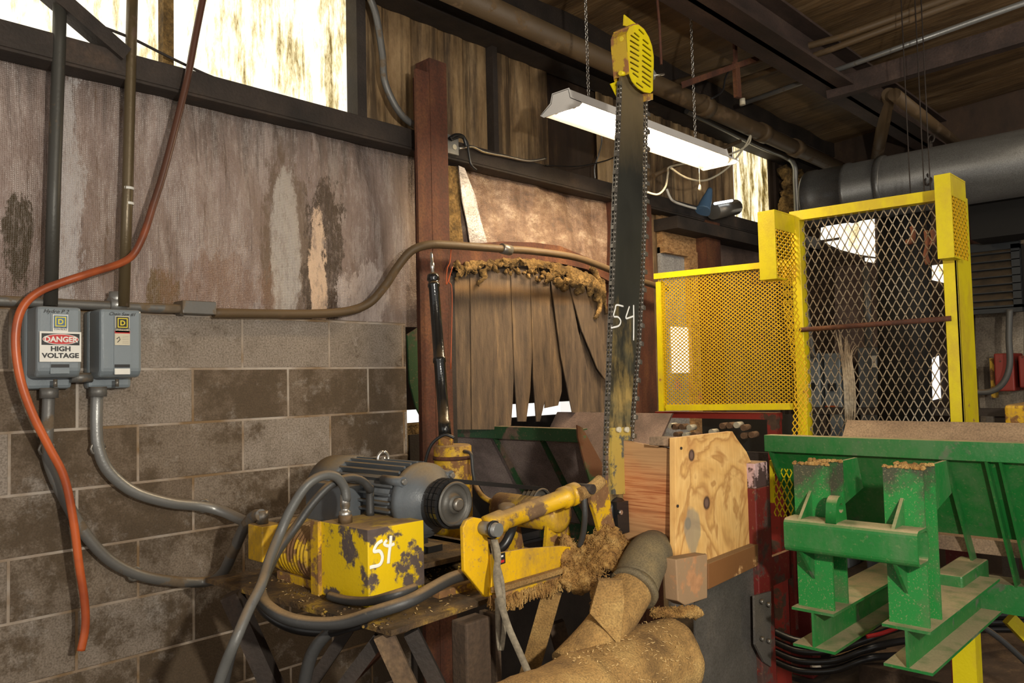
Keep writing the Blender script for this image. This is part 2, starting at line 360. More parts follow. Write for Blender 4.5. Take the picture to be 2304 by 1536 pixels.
def sheet_mat():
    t = NT('dirty_insulation_sheet', True); o = t.sep()
    n1 = t.noise(2.2, 10, t.coord((1.4, 1, .5)), .72)
    c = t.ramp(n1, [(.28, (.10, .06, .04)), (.42, (.20, .14, .115)), (.55, (.27, .20, .175)), (.7, (.40, .32, .29))])
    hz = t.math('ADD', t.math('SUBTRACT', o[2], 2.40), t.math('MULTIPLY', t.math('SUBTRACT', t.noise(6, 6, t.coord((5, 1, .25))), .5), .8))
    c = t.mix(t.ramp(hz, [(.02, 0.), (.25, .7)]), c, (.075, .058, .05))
    wv = t.new('ShaderNodeTexWave', bands_direction='X'); t.link(t.coord(), wv.inputs[0]); wv.inputs['Scale'].default_value = 48
    wz = t.new('ShaderNodeTexWave', bands_direction='Z'); t.link(t.coord(), wz.inputs[0]); wz.inputs['Scale'].default_value = 48
    weave = t.math('MULTIPLY', wv.outputs['Fac'], wz.outputs['Fac'])
    gl = t.noise(5, 10, t.coord((2.5, 1, .5)), .85)
    painted_glint = t.math('MULTIPLY', t.ramp(weave, [(.35, .1), (.6, 1.)]), t.ramp(gl, [(.49, 0.), (.56, 1.)]))
    painted_glint = t.math('MULTIPLY', painted_glint, t.ramp(o[2], [(0., 1.), (1., 1.)]))
    c = t.mix(t.math('MULTIPLY', painted_glint, .75), c, (.72, .66, .63))  # silver glints of the weave painted into the base colour
    c = t.mix(t.ramp(t.noise(3, 9, t.coord((5, 1, .5)), .78), [(.57, 0.), (.63, .75)]), c, (.11, .06, .032))
    c = t.mix(t.ramp(t.noise(11, 8, t.coord((6, 1, .25)), .7), [(.55, 0.), (.66, .5)]), c, (.06, .04, .03))
    nz = t.noise(7, 11, t.coord((1.6, 1, .7)), .82)
    br = t.noise(26, 8, t.coord((2, 1, .6)), .8)
    def patch(c, cx, cz, rx, rz, amt, col, op=1.0, seed=0.):
        nzz = t.noise(7, 11, t.coord((1.6, 1, .6), (seed, 0, seed)), .8)
        f, _ = t.ell(cx, cz, rx, rz, nzz, amt, soft=.12)
        f = t.math('MULTIPLY', f, t.math('MULTIPLY', t.ramp(br, [(.38, .35), (.5, 1.)]), op))
        return t.mix(f, c, col)
    c = patch(c, 1.735, 2.02, .13, .47, 1.2, (.12, .075, .045), .8, 1.)
    c = patch(c, 1.722, 2.10, .070, .36, .8, t.mix(t.ramp(weave, [(.3, .0), (.6, 1.)]), (.34, .30, .27), (.66, .61, .57)), 1., 2.)
    c = patch(c, 1.90, 2.03, .10, .40, 1.8, (.055, .03, .015), 1., 3.)
    c = patch(c, 1.872, 1.98, .045, .30, 2.0, (.66, .47, .33), 1., 4.)
    c = patch(c, 2.10, 1.90, .16, .16, 2.0, (.55, .46, .42), .7, 5.)
    c = patch(c, .90, 2.13, .05, .42, 2., (.5, .47, .47), .7, 6.)
    c = patch(c, .755, 2.02, .045, .18, 1.6, (.06, .04, .02), 1., 7.)
    c = patch(c, 1.215, 1.88, .060, .10, 1.6, (.14, .085, .035), 1., 8.)
    c = patch(c, 1.45, 1.92, .25, .12, 2.2, (.20, .10, .055), .5, 9.)
    warm = t.ramp(t.math('SUBTRACT', o[0], 2.3), [(.0, 0.), (.5, .75)])
    wn = t.noise(5, 10, t.coord((1, 1, 1.6), rot=(0, .5, 0)), .8)
    c = t.mix(warm, c, t.ramp(wn, [(.38, (.085, .04, .018)), (.47, (.20, .105, .055)), (.55, (.33, .21, .13)), (.64, (.62, .48, .35))]))
    t.bump(t.math('ADD', t.math('MULTIPLY', weave, .15), t.math('MULTIPLY', t.noise(4, 8, t.coord((1.5, 1, .7)), .7), 3.)), .9, .012)
    return t.done(c, t.ramp(n1, [(.3, .55), (.7, .33)]), 0., .7)
M['sheet'] = sheet_mat()
def corr_mat(name, stops, bright=0.0):
    t = NT(name); n1 = t.noise(2.6, 10, t.coord((1.6, 1, .55)), .75)
    o = t.sep()
    c = t.ramp(n1, stops)
    str_ = t.ramp(t.noise(4, 8, t.coord((3.2, 1, .22)), .7), [(.42, .8), (.54, 0.)]); c = t.mix(str_, c, (.035, .02, .01))
    t.bump(t.noise(60, 4), .3, .004)
    return t.done(c, .8)
M['corr'] = corr_mat('brown_corrugated', [(.28, (.07, .04, .018)), (.46, (.24, .15, .07)), (.66, (.42, .29, .15))])
M['corr_dark'] = corr_mat('dark_corrugated', [(.3, (.015, .009, .006)), (.55, (.05, .027, .015)), (.75, (.12, .07, .03))])
def glow_mat(name, lo, strength, seed, bias=0., yel=.5):
    t = NT(name); n1 = t.noise(3.2, 10, t.coord((3.2, 1, .75), (seed, 0, seed)), .78)
    n2 = t.noise(5, 7, t.coord((4, 1, .3), (seed*2, 0, 0)), .7)
    s_ = t.math('ADD', t.math('MULTIPLY', n1, .65), t.math('MULTIPLY', n2, .35))
    c = t.ramp(s_, [(.36+bias, (.012, .008, .003)), (.42+bias, (.20, .13, .03)), (.475+bias, (.75, .62, .33)), (.53+bias, (1., .93, .78))])
    t.done((.1, .08, .05), .7); t.link(c, t.b.inputs['Emission Color']); t.b.inputs['Emission Strength'].default_value = strength
    return t.m
M['glow'] = glow_mat('daylit_fibreglass', 0, 1.4, 1.0, -.022)
M['glow_dirty'] = glow_mat('daylit_fibreglass_dirty', 0, 1.4, 5.2, .028)
M['glow_far'] = glow_mat('daylit_far_panel', 0, 1.5, 9.1, -.04)
M['sky_hole'] = flat('daylight_outside', (.9, .9, .9), .9, 0, 1.1, (1, .98, .95))
def ceil_mat():
    t = NT('brown_roof_liner'); n1 = t.noise(2.2, 9, t.coord((3, .5, 1)), .7)
    c = t.ramp(n1, [(.3, (.05, .028, .012)), (.5, (.15, .09, .04)), (.7, (.27, .17, .08))])
    c = t.mix(t.ramp(t.noise(6, 8, t.coord((2, .35, 1)), .7), [(.5, 0.), (.7, .5)]), c, (.36, .26, .15))
    t.bump(t.noise(14, 5, t.coord((4, .4, 1))), .6, .01)
    return t.done(c, .55)
M['ceil'] = ceil_mat()
def ply_mat():
    t = NT('knotty_plywood', True); d = t.noise(2.6, 4, t.coord((1.2, 1, 1.0)), .5, 1.6)
    rings = t.math('FRACT', t.math('MULTIPLY', d, 7.0))
    g = t.ramp(rings, [(0., (.42, .20, .055)), (.3, (.74, .43, .14)), (.75, (.83, .53, .20)), (1., (.40, .17, .045))])
    c = t.mix(.22, g, t.ramp(t.noise(2.0, 4), [(.35, (.62, .34, .10)), (.65, (.88, .60, .24))]))
    c = t.mix(t.ramp(t.noise(30, 3, t.coord((3, 1, .4))), [(.45, .25), (.6, 0.)]), c, (.45, .22, .07))
    for (cx, cz, r) in KNOTS:
        f, dd = t.ell(cx, cz, r*2.4, r*3.6, d, .5, soft=.6); c = t.mix(t.math('MULTIPLY', f, .55), c, (.50, .24, .08))
        f, dd = t.ell(cx, cz, r*1.15, r*1.25, t.noise(20, 3), .15, soft=.3); c = t.mix(f, c, (.06, .03, .02))
        f, dd = t.ell(cx, cz, r*.8, r*.95, t.noise(30, 3), .3, soft=.5); c = t.mix(f, c, (.17, .10, .075))
    f, dd = t.ell(KNOTS[2][0]+.02, KNOTS[2][1]-.02, .05, .075, t.noise(12, 5), .5); c = t.mix(t.math('MULTIPLY', f, .7), c, (.30, .27, .20))
    t.bump(t.noise(60, 4), .15, .003)
    return t.done(c, .6)
def fir_mat():
    t = NT('red_brown_board', True); o = t.sep()
    g = t.noise(9, 5, t.coord((1, .35, 9)), .6, .4)
    c = t.ramp(g, [(.35, (.24, .065, .02)), (.47, (.46, .17, .06)), (.55, (.58, .27, .11)), (.65, (.36, .11, .035))])
    dz = t.ramp(t.math('ADD', t.math('MULTIPLY', t.math('ABSOLUTE', t.math('SUBTRACT', o[2], 1.16)), 4.), t.noise(4, 4)), [(.6, 0.), (1., .75)])
    c = t.mix(dz, c, (.42, .26, .12)); t.bump(t.noise(9, 5, t.coord((1, .35, 9))), .3, .003)
    return t.done(c, .7)
M['fir'] = fir_mat()
def strip_mat():
    t = NT('belting_strip', True); o = t.sep(); n = t.noise(7, 9, t.coord((3, 1, .4)), .7)
    c = t.ramp(n, [(.28, (.025, .018, .014)), (.42, (.075, .052, .036)), (.55, (.125, .086, .054)), (.72, (.24, .155, .08))])
    b = t.math('ABSOLUTE', t.math('SUBTRACT', t.math('ADD', o[2], t.math('MULTIPLY', t.noise(3, 5), .12)), 2.06))
    c = t.mix(t.ramp(b, [(.0, .55), (.05, 0.)]), c, (.26, .14, .045))
    c = t.mix(t.ramp(t.math('ADD', t.math('SUBTRACT', o[2], 1.7), t.math('MULTIPLY', t.noise(5, 6), .5)), [(.5, 0.), (.85, .8)]), c, (.10, .078, .07))
    t.bump(t.math('ADD', n, t.math('MULTIPLY', t.noise(160, 3), .5)), .4, .008); return t.done(c, .85)
M['rubber_strip'] = strip_mat()
# ================================================================= setting
XO0 = W(1012, 700, y=0).x; XO1 = W(1372, 700, y=0).x          # wall opening closed by the rubber curtain
ZG0, ZG1 = 2.62, 2.705
XG = W(797, 150, y=.03).x                                     # end of the daylit panels
def ceil_z(y): return 3.50+.07*(-y)
struct(MB().box((-4, -9, -.1), (12, .6, 0)).build('floor', M['concrete'], origin=(0, 0, 0)))
struct(MB().grid(lambda u, v: (-4+16*u, .3-9.3*v, ceil_z(.3-9.3*v)+.012*math.sin((-4+16*u)*9)*math.sin(v*7)+.012*math.sin(u*140)), 260, 12).build('ceiling', M['ceil'], origin=(0, 0, 0)))
m = MB().box((-4, 0, 0), (2.325, .2, 1.815)); struct(m.build('wall_left', M['block'], origin=(0, 0, 0)))
# ragged broken block end
# sheeting between block wall and girt
def sheetfn(x0, x1, z0, z1):
    def f(u, v):
        x = x0+(x1-x0)*u; z = z0+(z1-z0)*v
        y = .03+.012*math.sin(x*9+math.sin(z*5)*1.5)+.006*math.sin(x*31+z*9)-.02*math.sin(v*math.pi)
        return (x, y, z)
    return f
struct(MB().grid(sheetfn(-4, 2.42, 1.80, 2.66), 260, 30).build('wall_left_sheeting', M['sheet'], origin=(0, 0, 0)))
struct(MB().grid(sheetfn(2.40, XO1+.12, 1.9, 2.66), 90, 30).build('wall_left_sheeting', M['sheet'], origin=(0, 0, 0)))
# girt
m = MB().box((-4, -.075, ZG0), (9, .02, ZG1)).box((-4, -.075, ZG0-.012), (9, .02, ZG0)); struct(m.build('trim_1', M['dark_steel'], origin=(0, 0, 0), bevel=.004))
# corrugated upper wall
def corr(x0, x1, z0, z1, y, name, mat, amp=.016, pitch=.075):
    n = max(8, int((x1-x0)/pitch*8))
    def f(u, v):
        x = x0+(x1-x0)*u; p = (x/pitch) % 1.0
        h = min(1, max(0, (abs(p-.5)*2-.3)/.25))
        return (x, y-amp*h, z0+(z1-z0)*v)
    return struct(MB().grid(f, n, 2, smooth=False).build(name, mat, origin=(0, 0, 0)))
corr(-4, XG, 2.68, 3.6, .07, 'window_1', M['glow'], .008, .15)
XE = W(1232, 300, y=.05).x; XD = W(1343, 350, y=.05).x
XP0 = W(1652, 420, y=.05).x; XP1 = W(1728, 420, y=.05).x
corr(XG+.02, XE, 2.68, 3.6, .06, 'wall_left_upper', M['corr'], .014, .17)
corr(XE-.03, XD+.06, 2.68, 3.6, .085, 'wall_left_upper', M['corr_dark'], .004, .2)
corr(XD, XP0, 2.68, 3.6, .06, 'wall_left_upper', M['corr'], .018, .115)
corr(XP0, XP1, 2.60, 3.6, .06, 'window_2', M['glow_dirty'], .01, .2)
corr(XP1, 9, 0, 3.6, .06, 'wall_left_upper', M['corr_dark'], .018, .115)
# seams / posts on the upper wall
struct(MB().box((XG-.02, -.02, 2.7), (XG+.03, .06, 3.55)).build('trim_2', M['dark_steel'], origin=(0, 0, 0)))
xs = W(1105, 200, y=.03).x
struct(MB().box((xs-.015, .0, 2.7), (xs+.02, .05, 3.4)).build('trim_3', M['dark_steel'], origin=(0, 0, 0)))
xp = W(380, 80, y=-.0).x
struct(MB().box((xp-.02, .0, 2.7), (xp+.02, .05, 3.5)).noisy(.006, 20).build('trim_4', M['fuzz'], origin=(0, 0, 0)))
# eave angle and eave beam
struct(MB().box((0, -.10, 3.30), (9, .05, 3.40)).box((0, -.13, 3.385), (9, .05, 3.40)).box((0, -.22, 3.40), (9, -.15, 3.52)).build('trim_5', M['dark_steel'], origin=(0, 0, 0)))
# diagonal brace, upper left
a = W(60, -60, y=-.06); b = W(278, 128, y=-.06)
struct(MB().bar(a, b, .05, .07, (0, 1, 0)).build('trim_6', M['dark_steel'], origin=(0, 0, 0)))
# masonry under the wall opening and sill
struct(MB().box((2.328, .01, .9), (2.62, .12, 1.345)).noisy(.012, 14).build('wall_left_rubble', M['fuzz'], origin=(0, 0, 0)))
struct(MB().box((2.325, .05, 0), (XO1+.1, .2, .68)).build('wall_left', M['dark_steel'], origin=(0, 0, 0)))
# corrugated wall beyond the opening, door bay
XA = XO1+.05; XB = W(1492, 600, y=0).x; XC_ = W(1568, 600, y=0).x; XF = W(1600, 600, y=0).x
corr(XA, XB, 0, 2.62, .06, 'wall_left_lower', M['corr'], .018, .115)
struct(MB().box((XA-.04, -.10, 0), (XA+.28, .04, 2.62)).box((XA-.04, -.16, 0), (XA-.0, -.06, 2.62)).build('trim_7', M['rust'], origin=(0, 0, 0)))
struct(MB().box((XB, .0, W(1530, 562, y=0).z), (XC_, .05, 2.62)).build('wall_left_panel', M['osb'], origin=(0, 0, 0)))
zt = W(1530, 562, y=0).z
struct(MB().box((XB, .02, 0), (XC_-.07, .06, zt)).build('door_1', M['door_grey'], origin=(0, 0, 0)))
struct(MB().box((XC_-.13, -.02, 0), (XC_-.02, .05, zt)).box((XB, -.018, zt-.04), (XC_-.13, .05, zt)).build('trim_8', M['osb'], origin=(0, 0, 0)))
p = W(1522, 735, y=-.0); q = W(1568, 838, y=-.0)
struct(MB().box((p.x-.05, .01, q.z), (q.x, .015, p.z)).build('window_3', M['sky_hole'], origin=(0, 0, 0)))
struct(MB().box((XC_, -.08, 0), (XF, .05, 2.62)).build('trim_9', M['rust'], origin=(0, 0, 0)))
struct(MB().box((XF, .02, 0), (XP1, .06, 2.62)).build('wall_left_panel', M['brown_plate'], origin=(0, 0, 0)))
struct(MB().box((XB-.03, -.14, 2.50), (XP1+.3, .05, 2.58)).build('trim_10', M['dark_steel'], origin=(0, 0, 0)))
# dark backing added to darken the curtain gaps; glowing sheet for outside daylight
struct(MB().box((1.5, .8, 0), (6, .85, 1.29)).build('dark_backing', M['dark_steel'], origin=(0, 0, 0)))
struct(MB().box((1.5, .8, 1.38), (6, .85, 3.2)).build('dark_backing', M['corr_dark'], origin=(0, 0, 0)))
struct(MB().box((1.5, 2.2, -.2), (6, 2.25, 3.2)).build('window_4', M['sky_hole'], origin=(0, 0, 0)))
# far end wall with daylit holes
XW = 6.9
def onw(px, py): return W(px, py, x=XW)
struct(MB().box((XW, -9, 0), (XW+.1, .1, 4.2)).build('wall_right', M['corr_dark'], origin=(0, 0, 0)))
def pane(n, pts, mat=None):
    P = [onw(*p)-Vector((.02, 0, 0)) for p in pts]
    struct(MB().prism(P, (.015, 0, 0)).build(n, mat or M['glow_far'], origin=(0, 0, 0)))
pane('window_5', [(1850, 500), (1925, 487), (1968, 480), (1970, 578), (1930, 572), (1892, 562), (1856, 545), (1890, 540), (1892, 533), (1848, 540)])
pane('window_6', [(1948, 580), (1970, 582), (1970, 592), (1948, 588)])
pane('window_7', [(2096, 598), (2140, 592), (2140, 640), (2098, 630)])
pane('window_8', [(2098, 806), (2113, 800), (2118, 895), (2100, 900)], M['sky_hole'])
pane('window_9', [(2180, 545), (2304, 520), (2304, 548), (2180, 558)], M['whitewash'])
pane('wall_right_panel', [(2196, 700), (2304, 690), (2304, 1010), (2196, 1010)], M['whitewash'])
pane('wall_right_panel', [(1880, 600), (1985, 590), (1985, 900), (1880, 920)], M['brown_plate'])
# ceiling steel
def yb(pts, y): return WL(pts, y=y)
Yb = -1.0
zb = 3.30
m = MB().box((1.0, Yb-.11, zb), (8.5, Yb+.11, zb+.02)).box((1.0, Yb-.015, zb), (8.5, Yb+.015, ceil_z(Yb))).box((1, Yb-.11, zb+.2), (8.5, Yb+.11, zb+.215))
struct(m.build('trim_11', M['roof_steel'], origin=(0, 0, 0)))
def onceil(px, py, dz=.06):
    # point under the sloping ceiling
    r = ray(px, py); k = (3.50-dz+.07*2.9-CAM.z)/(r.z+.07*r.y); return CAM+r*k
def cbar(p, q, w_, h, dz):
    a, b = onceil(*p, dz), onceil(*q, dz); return MB().bar(a, b, w_, h)
struct(cbar((1862, 205), (2340, 64), .07, .12, .26).build('trim_12', M['roof_steel'], origin=(0, 0, 0)))
struct(cbar((2060, 330), (2320, 262), .07, .12, .2).build('trim_13', M['roof_steel'], origin=(0, 0, 0)))
# ================================================================= overhead services
def tube_thing(name, pts, r, mat, label, cat, group=None, sm=6, extras=None, n=12):
    o = MB().tube(pts, r, n, sm).build(name, mat); tag(o, label, cat, group); return o
tube_thing('ceiling_conduit', [onceil(1665, 235, .2), onceil(2340, -6, .2)], .016, M['galv'], 'light galvanised conduit crossing just under the roof at top right', 'conduit', sm=0)
tube_thing('ceiling_pipe', [onceil(1505, 190, .12), onceil(1890, 84, .12), onceil(2140, -6, .12)], .02, M['pipe_brown'], 'upper of two thin dark pipes crossing under the roof', 'pipe', sm=0)
tube_thing('ceiling_pipe', [onceil(1665, 182, .16), onceil(1860, 115, .16), onceil(2200, -12, .16)], .018, M['pipe_brown'], 'lower of two thin dark pipes crossing under the roof beside the light conduit', 'pipe', sm=0)
# big brown pipe along the eave, with diagonal drop
YP = -.35
p0 = W(1040, -10, y=YP); p1 = W(1962, 412, y=YP); p2 = W(2000, 212, y=-1.16)
zz = (p0.z+p1.z)/2
t = thing('eave_pipe', (p0.x, YP, zz), 'long brown steel pipe running along the eave above the hanging light', 'pipe')
MB().tube([(p0.x-.5, YP, p0.z), p1], .055, 18, 0).build('pipe_run', M['pipe_brown'], t)
MB().tube([p1, p2], .045, 16, 0).build('pipe_drop', M['pipe_brown'], t)
for px, py in ((1585, 232), (1715, 295), (1790, 328)):
    c = W(px, py, y=YP); dd = (p1-p0).normalized(); c = p0+dd*(c-p0).dot(dd)
    MB().cyl(c-dd*.05, c+dd*.05, .066, n=20).build('coupling', M['pipe_brown'], t)
tube_thing('brace_pipe', [W(2012, 212, y=-1.24), W(2150, 322, y=-1.24)], .04, M['pipe_brown'], 'short brown pipe below the roof beam joining the bent eave pipe', 'pipe', sm=0)
# thin conduit under the eave then down the corner
tube_thing('corner_conduit', [W(1545, 250, y=-.12), W(1700, 325, y=-.12), W(1765, 352, y=-.14), W(1787, 372, y=-.2), W(1790, 420, y=-.2), W(1797, 560, y=-.2), W(1815, 700, y=-.2), W(1830, 805, y=-.2)], .02, M['galv'], 'galvanised conduit bending down the corner behind the tall guard', 'conduit')
# large grey duct parallel to the end wall
XDu = 5.6
a = W(1860, 425, x=XDu); b = W(2320, 385, x=XDu)
zc = (a.z+b.z)/2; rd = .2
t = thing('extraction_duct', (XDu, -1.2, zc-rd), 'large round grey sheet metal duct hanging behind the tall guard', 'duct')
y0 = W(1820, 425, x=XDu).y
MB().rings((XDu, y0, zc), (0, -1, 0), [(0, .19), (.02, .205), (.08, .205), (.09, rd), (.28, rd), (.285, rd+.008), (.31, rd+.008), (.315, rd), (4.5, rd)], 40).build('duct_body', M['duct'], t)
MB().rings((XDu, y0-.5, zc), (0, -1, 0), [(0, rd), (.005, rd+.01), (.04, rd+.01), (.045, rd)], 40).build('duct_band', M['duct'], t)
def chain_mb(p, q, link=.03, r=.0028, wd=.009):
    m = MB(); p = Vector(p); q = Vector(q); L = (q-p).length; d = (q-p)/L; n = max(1, int(L/(link*.78)))
    s1 = d.cross(Vector((0, 1, 0))).normalized(); s2 = d.cross(s1)
    for i in range(n):
        c = p+d*(i+.5)*L/n; u = s1 if i % 2 else s2
        pts = [c+d*(link/2*math.cos(a_))+u*(wd*math.sin(a_)) for a_ in [2*math.pi*k/8 for k in range(9)]]
        m.tube(pts, r, 5, 0)
    return m
o = chain_mb(W(2095, 305, x=XDu), W(2088, 415, x=XDu-.22), .07, .007, .02).build('hanger_chain', M['dark_steel']); tag(o, 'dark chain hanging the large grey duct from the roof', 'chain')
tube_thing('hanging_wire', [W(1478, -10, y=-1.0), W(1484, 60, y=-1.0), W(1488, 145, y=-1.0)], .006, M['rust'], 'thin rusty rod hanging behind the yellow slotted guard', 'rod', sm=0)
# rusty hanger with old socket
t = thing('rusty_hanger', W(1655, 140, y=-.8), 'rusty angle hanger with a pale socket below the roof pipes', 'bracket')
MB().bar(W(1540, 190, y=-.8), W(1700, 132, y=-.8), .035, .03).noisy(.006, 20).build('hanger_bar', M['rust'], t)
MB().bar(W(1655, 140, y=-.8), W(1660, 220, y=-.8), .05, .02, (0, 1, 0)).noisy(.005, 30).build('hanger_plate', M['rust'], t)
hq = W(1655, 140, y=-.8); MB().bar(hq, (hq.x, hq.y, ceil_z(hq.y)-.01), .03, .012, (0, 1, 0)).build('hanger_strap', M['rust'], t)
MB().cyl(W(1670, 222, y=-.78), W(1671, 236, y=-.78), .016).build('socket', M['cream'], t)
MB().tube(WL([(1600, 222), (1625, 205), (1632, 175), (1640, 160)], y=-.8), .005).build('wire', M['rubber'], t)
# ---------------------------------------------------------------- fluorescent fixture
YF = -.71; la = W(1270, 245, y=YF); lb = W(1612, 342, y=YF); zf = (la.z+lb.z)/2
x0, x1 = W(1262, 250, y=YF).x, W(1618, 345, y=YF).x
L = x1-x0
t = thing('shop_light', ((x0+x1)/2, YF, zf), 'white two-tube fluorescent shop light hanging on chains behind the saw', 'light fixture'); SL = t
prof = [(-.115, -.035), (-.055, .0), (-.045, .04), (.045, .04), (.055, .0), (.115, -.035)]
m = MB(); th = .004
P0 = [(x0, YF+a_, zf+b_) for a_, b_ in prof]; P1 = [(x1, YF+a_, zf+b_) for a_, b_ in prof]
m.add(P0+P1, [(i, i+1, 7+i, 6+i) for i in range(5)])
o = m.build('reflector_housing', M['lamp_white'], t); sd = o.modifiers.new('s', 'SOLIDIFY'); sd.thickness = .003
for xx in (x0, x1-.004):
    MB().prism([(xx, YF-.12, zf-.037), (xx, YF-.1, zf-.05), (xx, YF+.1, zf-.05), (xx, YF+.12, zf-.037), (xx, YF+.06, zf+.004), (xx, YF+.048, zf+.044), (xx, YF-.048, zf+.044), (xx, YF-.06, zf+.004)], (.004, 0, 0)).build('end_cap', M['lamp_white'], t)
for s_ in (-1, 1):
    o = MB().cyl((x0+.03, YF+s_*.05, zf-.02), (x1-.03, YF+s_*.05, zf-.032), .019).build('fluorescent_tube', M['tube_glow'], t)
    for xx in (x0+.012, x1-.03): MB().cyl((xx, YF+s_*.05, zf-.02), (xx+.02, YF+s_*.05, zf-.02), .021).build('lamp_holder', M['white'], t)
c = W(1573, 372, y=YF-.1)
MB().tube([(c.x, YF-.1, zf-.05), (c.x, YF-.1, c.z-.10)], .002, 6, 0).build('pull_cord', M['cream'], t)
MB().rings((c.x, YF-.1, c.z-.13), (0, 0, 1), [(0, .006), (.01, .009), (.03, .004)], 10).build('cord_pull', M['cream'], t)
lamp('tube_light', 'AREA', ((x0+x1)/2, YF, zf-.075), 30, (1, .78, .5), L*.9, ((x0+x1)/2, YF, 0), .12)
for px, lab in ((1325, 'thin chain holding the near end of the shop light'), (1562, 'thin chain holding the far end of the shop light')):
    c = W(px, 240, y=YF); top = W(px-5 if px < 1500 else px-12, -15, y=YF)
    o = chain_mb((c.x, YF, zf+.05), (c.x-.004, YF, top.z+.1), .022, .0022, .007).build('light_chain', M['steel']); tag(o, lab, 'chain')
MB().tube(WL([(1622, 352), (1660, 340), (1685, 322), (1688, 305), (1675, 330), (1640, 375), (1590, 405), (1545, 400), (1510, 378)], y=-.5), .006).build('power_cord', M['cream'], SL)
MB().tube(WL([(1455, 432), (1480, 437), (1497, 420), (1503, 390), (1508, 375), (1560, 365)], y=-.4), .006).build('power_cord', M['cream'], SL)
tube_thing('bracket_pipe', WL([(1470, 395), (1520, 372), (1600, 345), (1665, 318)], y=-.3), .014, M['pipe_brown'], 'thin brown arm reaching from the wall to the shop light cord', 'pipe', sm=0)
# bracket tube right side
# wall wires on the right part
tube_thing('ledge_cable', WL([(1500, 425), (1512, 450), (1540, 462), (1570, 470)], y=-.16), .008, M['white'], 'white cable lying on the dark ledge above the doorway', 'cable')
o = MB().tube(WL([(1582, 475), (1590, 450), (1597, 425)], y=-.2), .06, 12, 4, rf=lambda u: .05-.035*u).noisy(.01, 14).build('blue_rag', M['blue_ink']); tag(o, 'blue rag bundle sitting on the dark ledge above the doorway', 'rag')
t = thing('ledge_lamp', W(1630, 480, y=-.15), 'small bright lamp with tin shade on the dark ledge', 'lamp')
MB().tube(WL([(1605, 476), (1655, 466)], y=-.15), .055, 14, 0).build('lamp_shade', M['dull_steel'], t)
MB().tube(WL([(1608, 458), (1647, 451)], y=-.21), .009, 8, 0).build('lamp_tube', flat('cold_lamp', (.8, .9, 1), .3, 0, 4, (.8, .9, 1)), t)
# ---------------------------------------------------------------- wall conduits and switch boxes (left)
YC = -.045
t = thing('wall_conduit', W(260, 690, y=YC), 'long grey conduit running along the block wall top and arching over the curtain', 'conduit')
MB().tube([W(-60, 674, y=YC)]+WL([(60, 679), (200, 686), (330, 692), (410, 695)], y=YC), .0165, 14, 3).build('conduit_run', M['conduit'], t)
MB().tube(WL([(480, 704), (600, 706), (700, 706), (780, 700), (830, 682), (865, 645), (895, 600), (925, 565), (962, 551), (1010, 551)], y=-.17)[0:0] +
          [W(480, 704, y=YC), W(600, 706, y=YC), W(700, 706, y=YC), W(780, 700, y=-.06), W(830, 682, y=-.09), W(865, 645, y=-.13), W(895, 600, y=-.17), W(925, 565, y=-.21), W(962, 551, y=-.24), W(1010, 551, y=-.25), W(1130, 560, y=-.25), W(1200, 565, y=-.24), W(1290, 578, y=-.22), W(1345, 596, y=-.2), W(1420, 625, y=-.2), W(1500, 650, y=-.2)], .0185, 14, 6).build('conduit_run', M['pipe_brown'], t)
p = W(1138, 561, y=-.25); MB().cyl(p-Vector((.03, 0, -.002)), p+Vector((.03, 0, -.002)), .025).build('coupling', M['dull_steel'], t)
# junction box in that run
p = W(448, 692, y=YC)
b0 = W(410, 675, y=-.07); b1 = W(486, 708, y=-.07)
MB().box((b0.x, -.075, b1.z), (b1.x, -.0, b0.z)).build('junction_box', M['conduit'], t, bevel=.003)
MB().cyl(W(403, 695, y=YC), W(416, 696, y=YC), .024, n=6).build('conduit_connector', M['conduit'], t)
p = W(262, 686, y=YC); MB().cyl(p-Vector((.025, 0, 0)), p+Vector((.025, 0, 0)), .027).cyl(p, p+Vector((0, 0, .045)), .024).build('conduit_tee', M['galv'], t)
tube_thing('drop_conduit', [W(135, -20, y=-.07), W(133, 100, y=-.07), W(122, 400, y=-.07), W(114, 688, y=-.07)], .0205, M['conduit_dark'], 'dark vertical conduit feeding the left grey switch box', 'conduit', sm=0)
t = thing('drop_conduit', W(278, 688, y=-.07), 'brown vertical conduit with white tape feeding the right grey switch box', 'conduit')
MB().tube([W(298, -20, y=-.07), W(295, 100, y=-.07), W(287, 430, y=-.07), W(278, 690, y=-.07)], .0185, 14, 0).build('conduit_pipe', paint('brown_conduit', (.13, .095, .05), amt=.4, metal=.3, rough=.35), t)
for y_ in (424, 458):
    MB().cyl(W(288, y_-3, y=-.07), W(288, y_+3, y=-.07), .0192).build('tape_band', M['white'], t)
tube_thing('dangling_cable', WL([(460, -20), (440, 80), (425, 160), (410, 225), (370, 380), (345, 460), (318, 540), (285, 585)], y=-.12)+WL([(200, 615), (140, 635), (90, 655), (55, 685), (38, 730), (36, 790), (48, 860), (75, 935), (110, 1005), (145, 1075), (165, 1170), (178, 1270), (190, 1350), (192, 1410), (182, 1463)], y=-.16), .0125, M['orange_hose'], 'orange hose curling down the block wall around the switch boxes', 'hose')
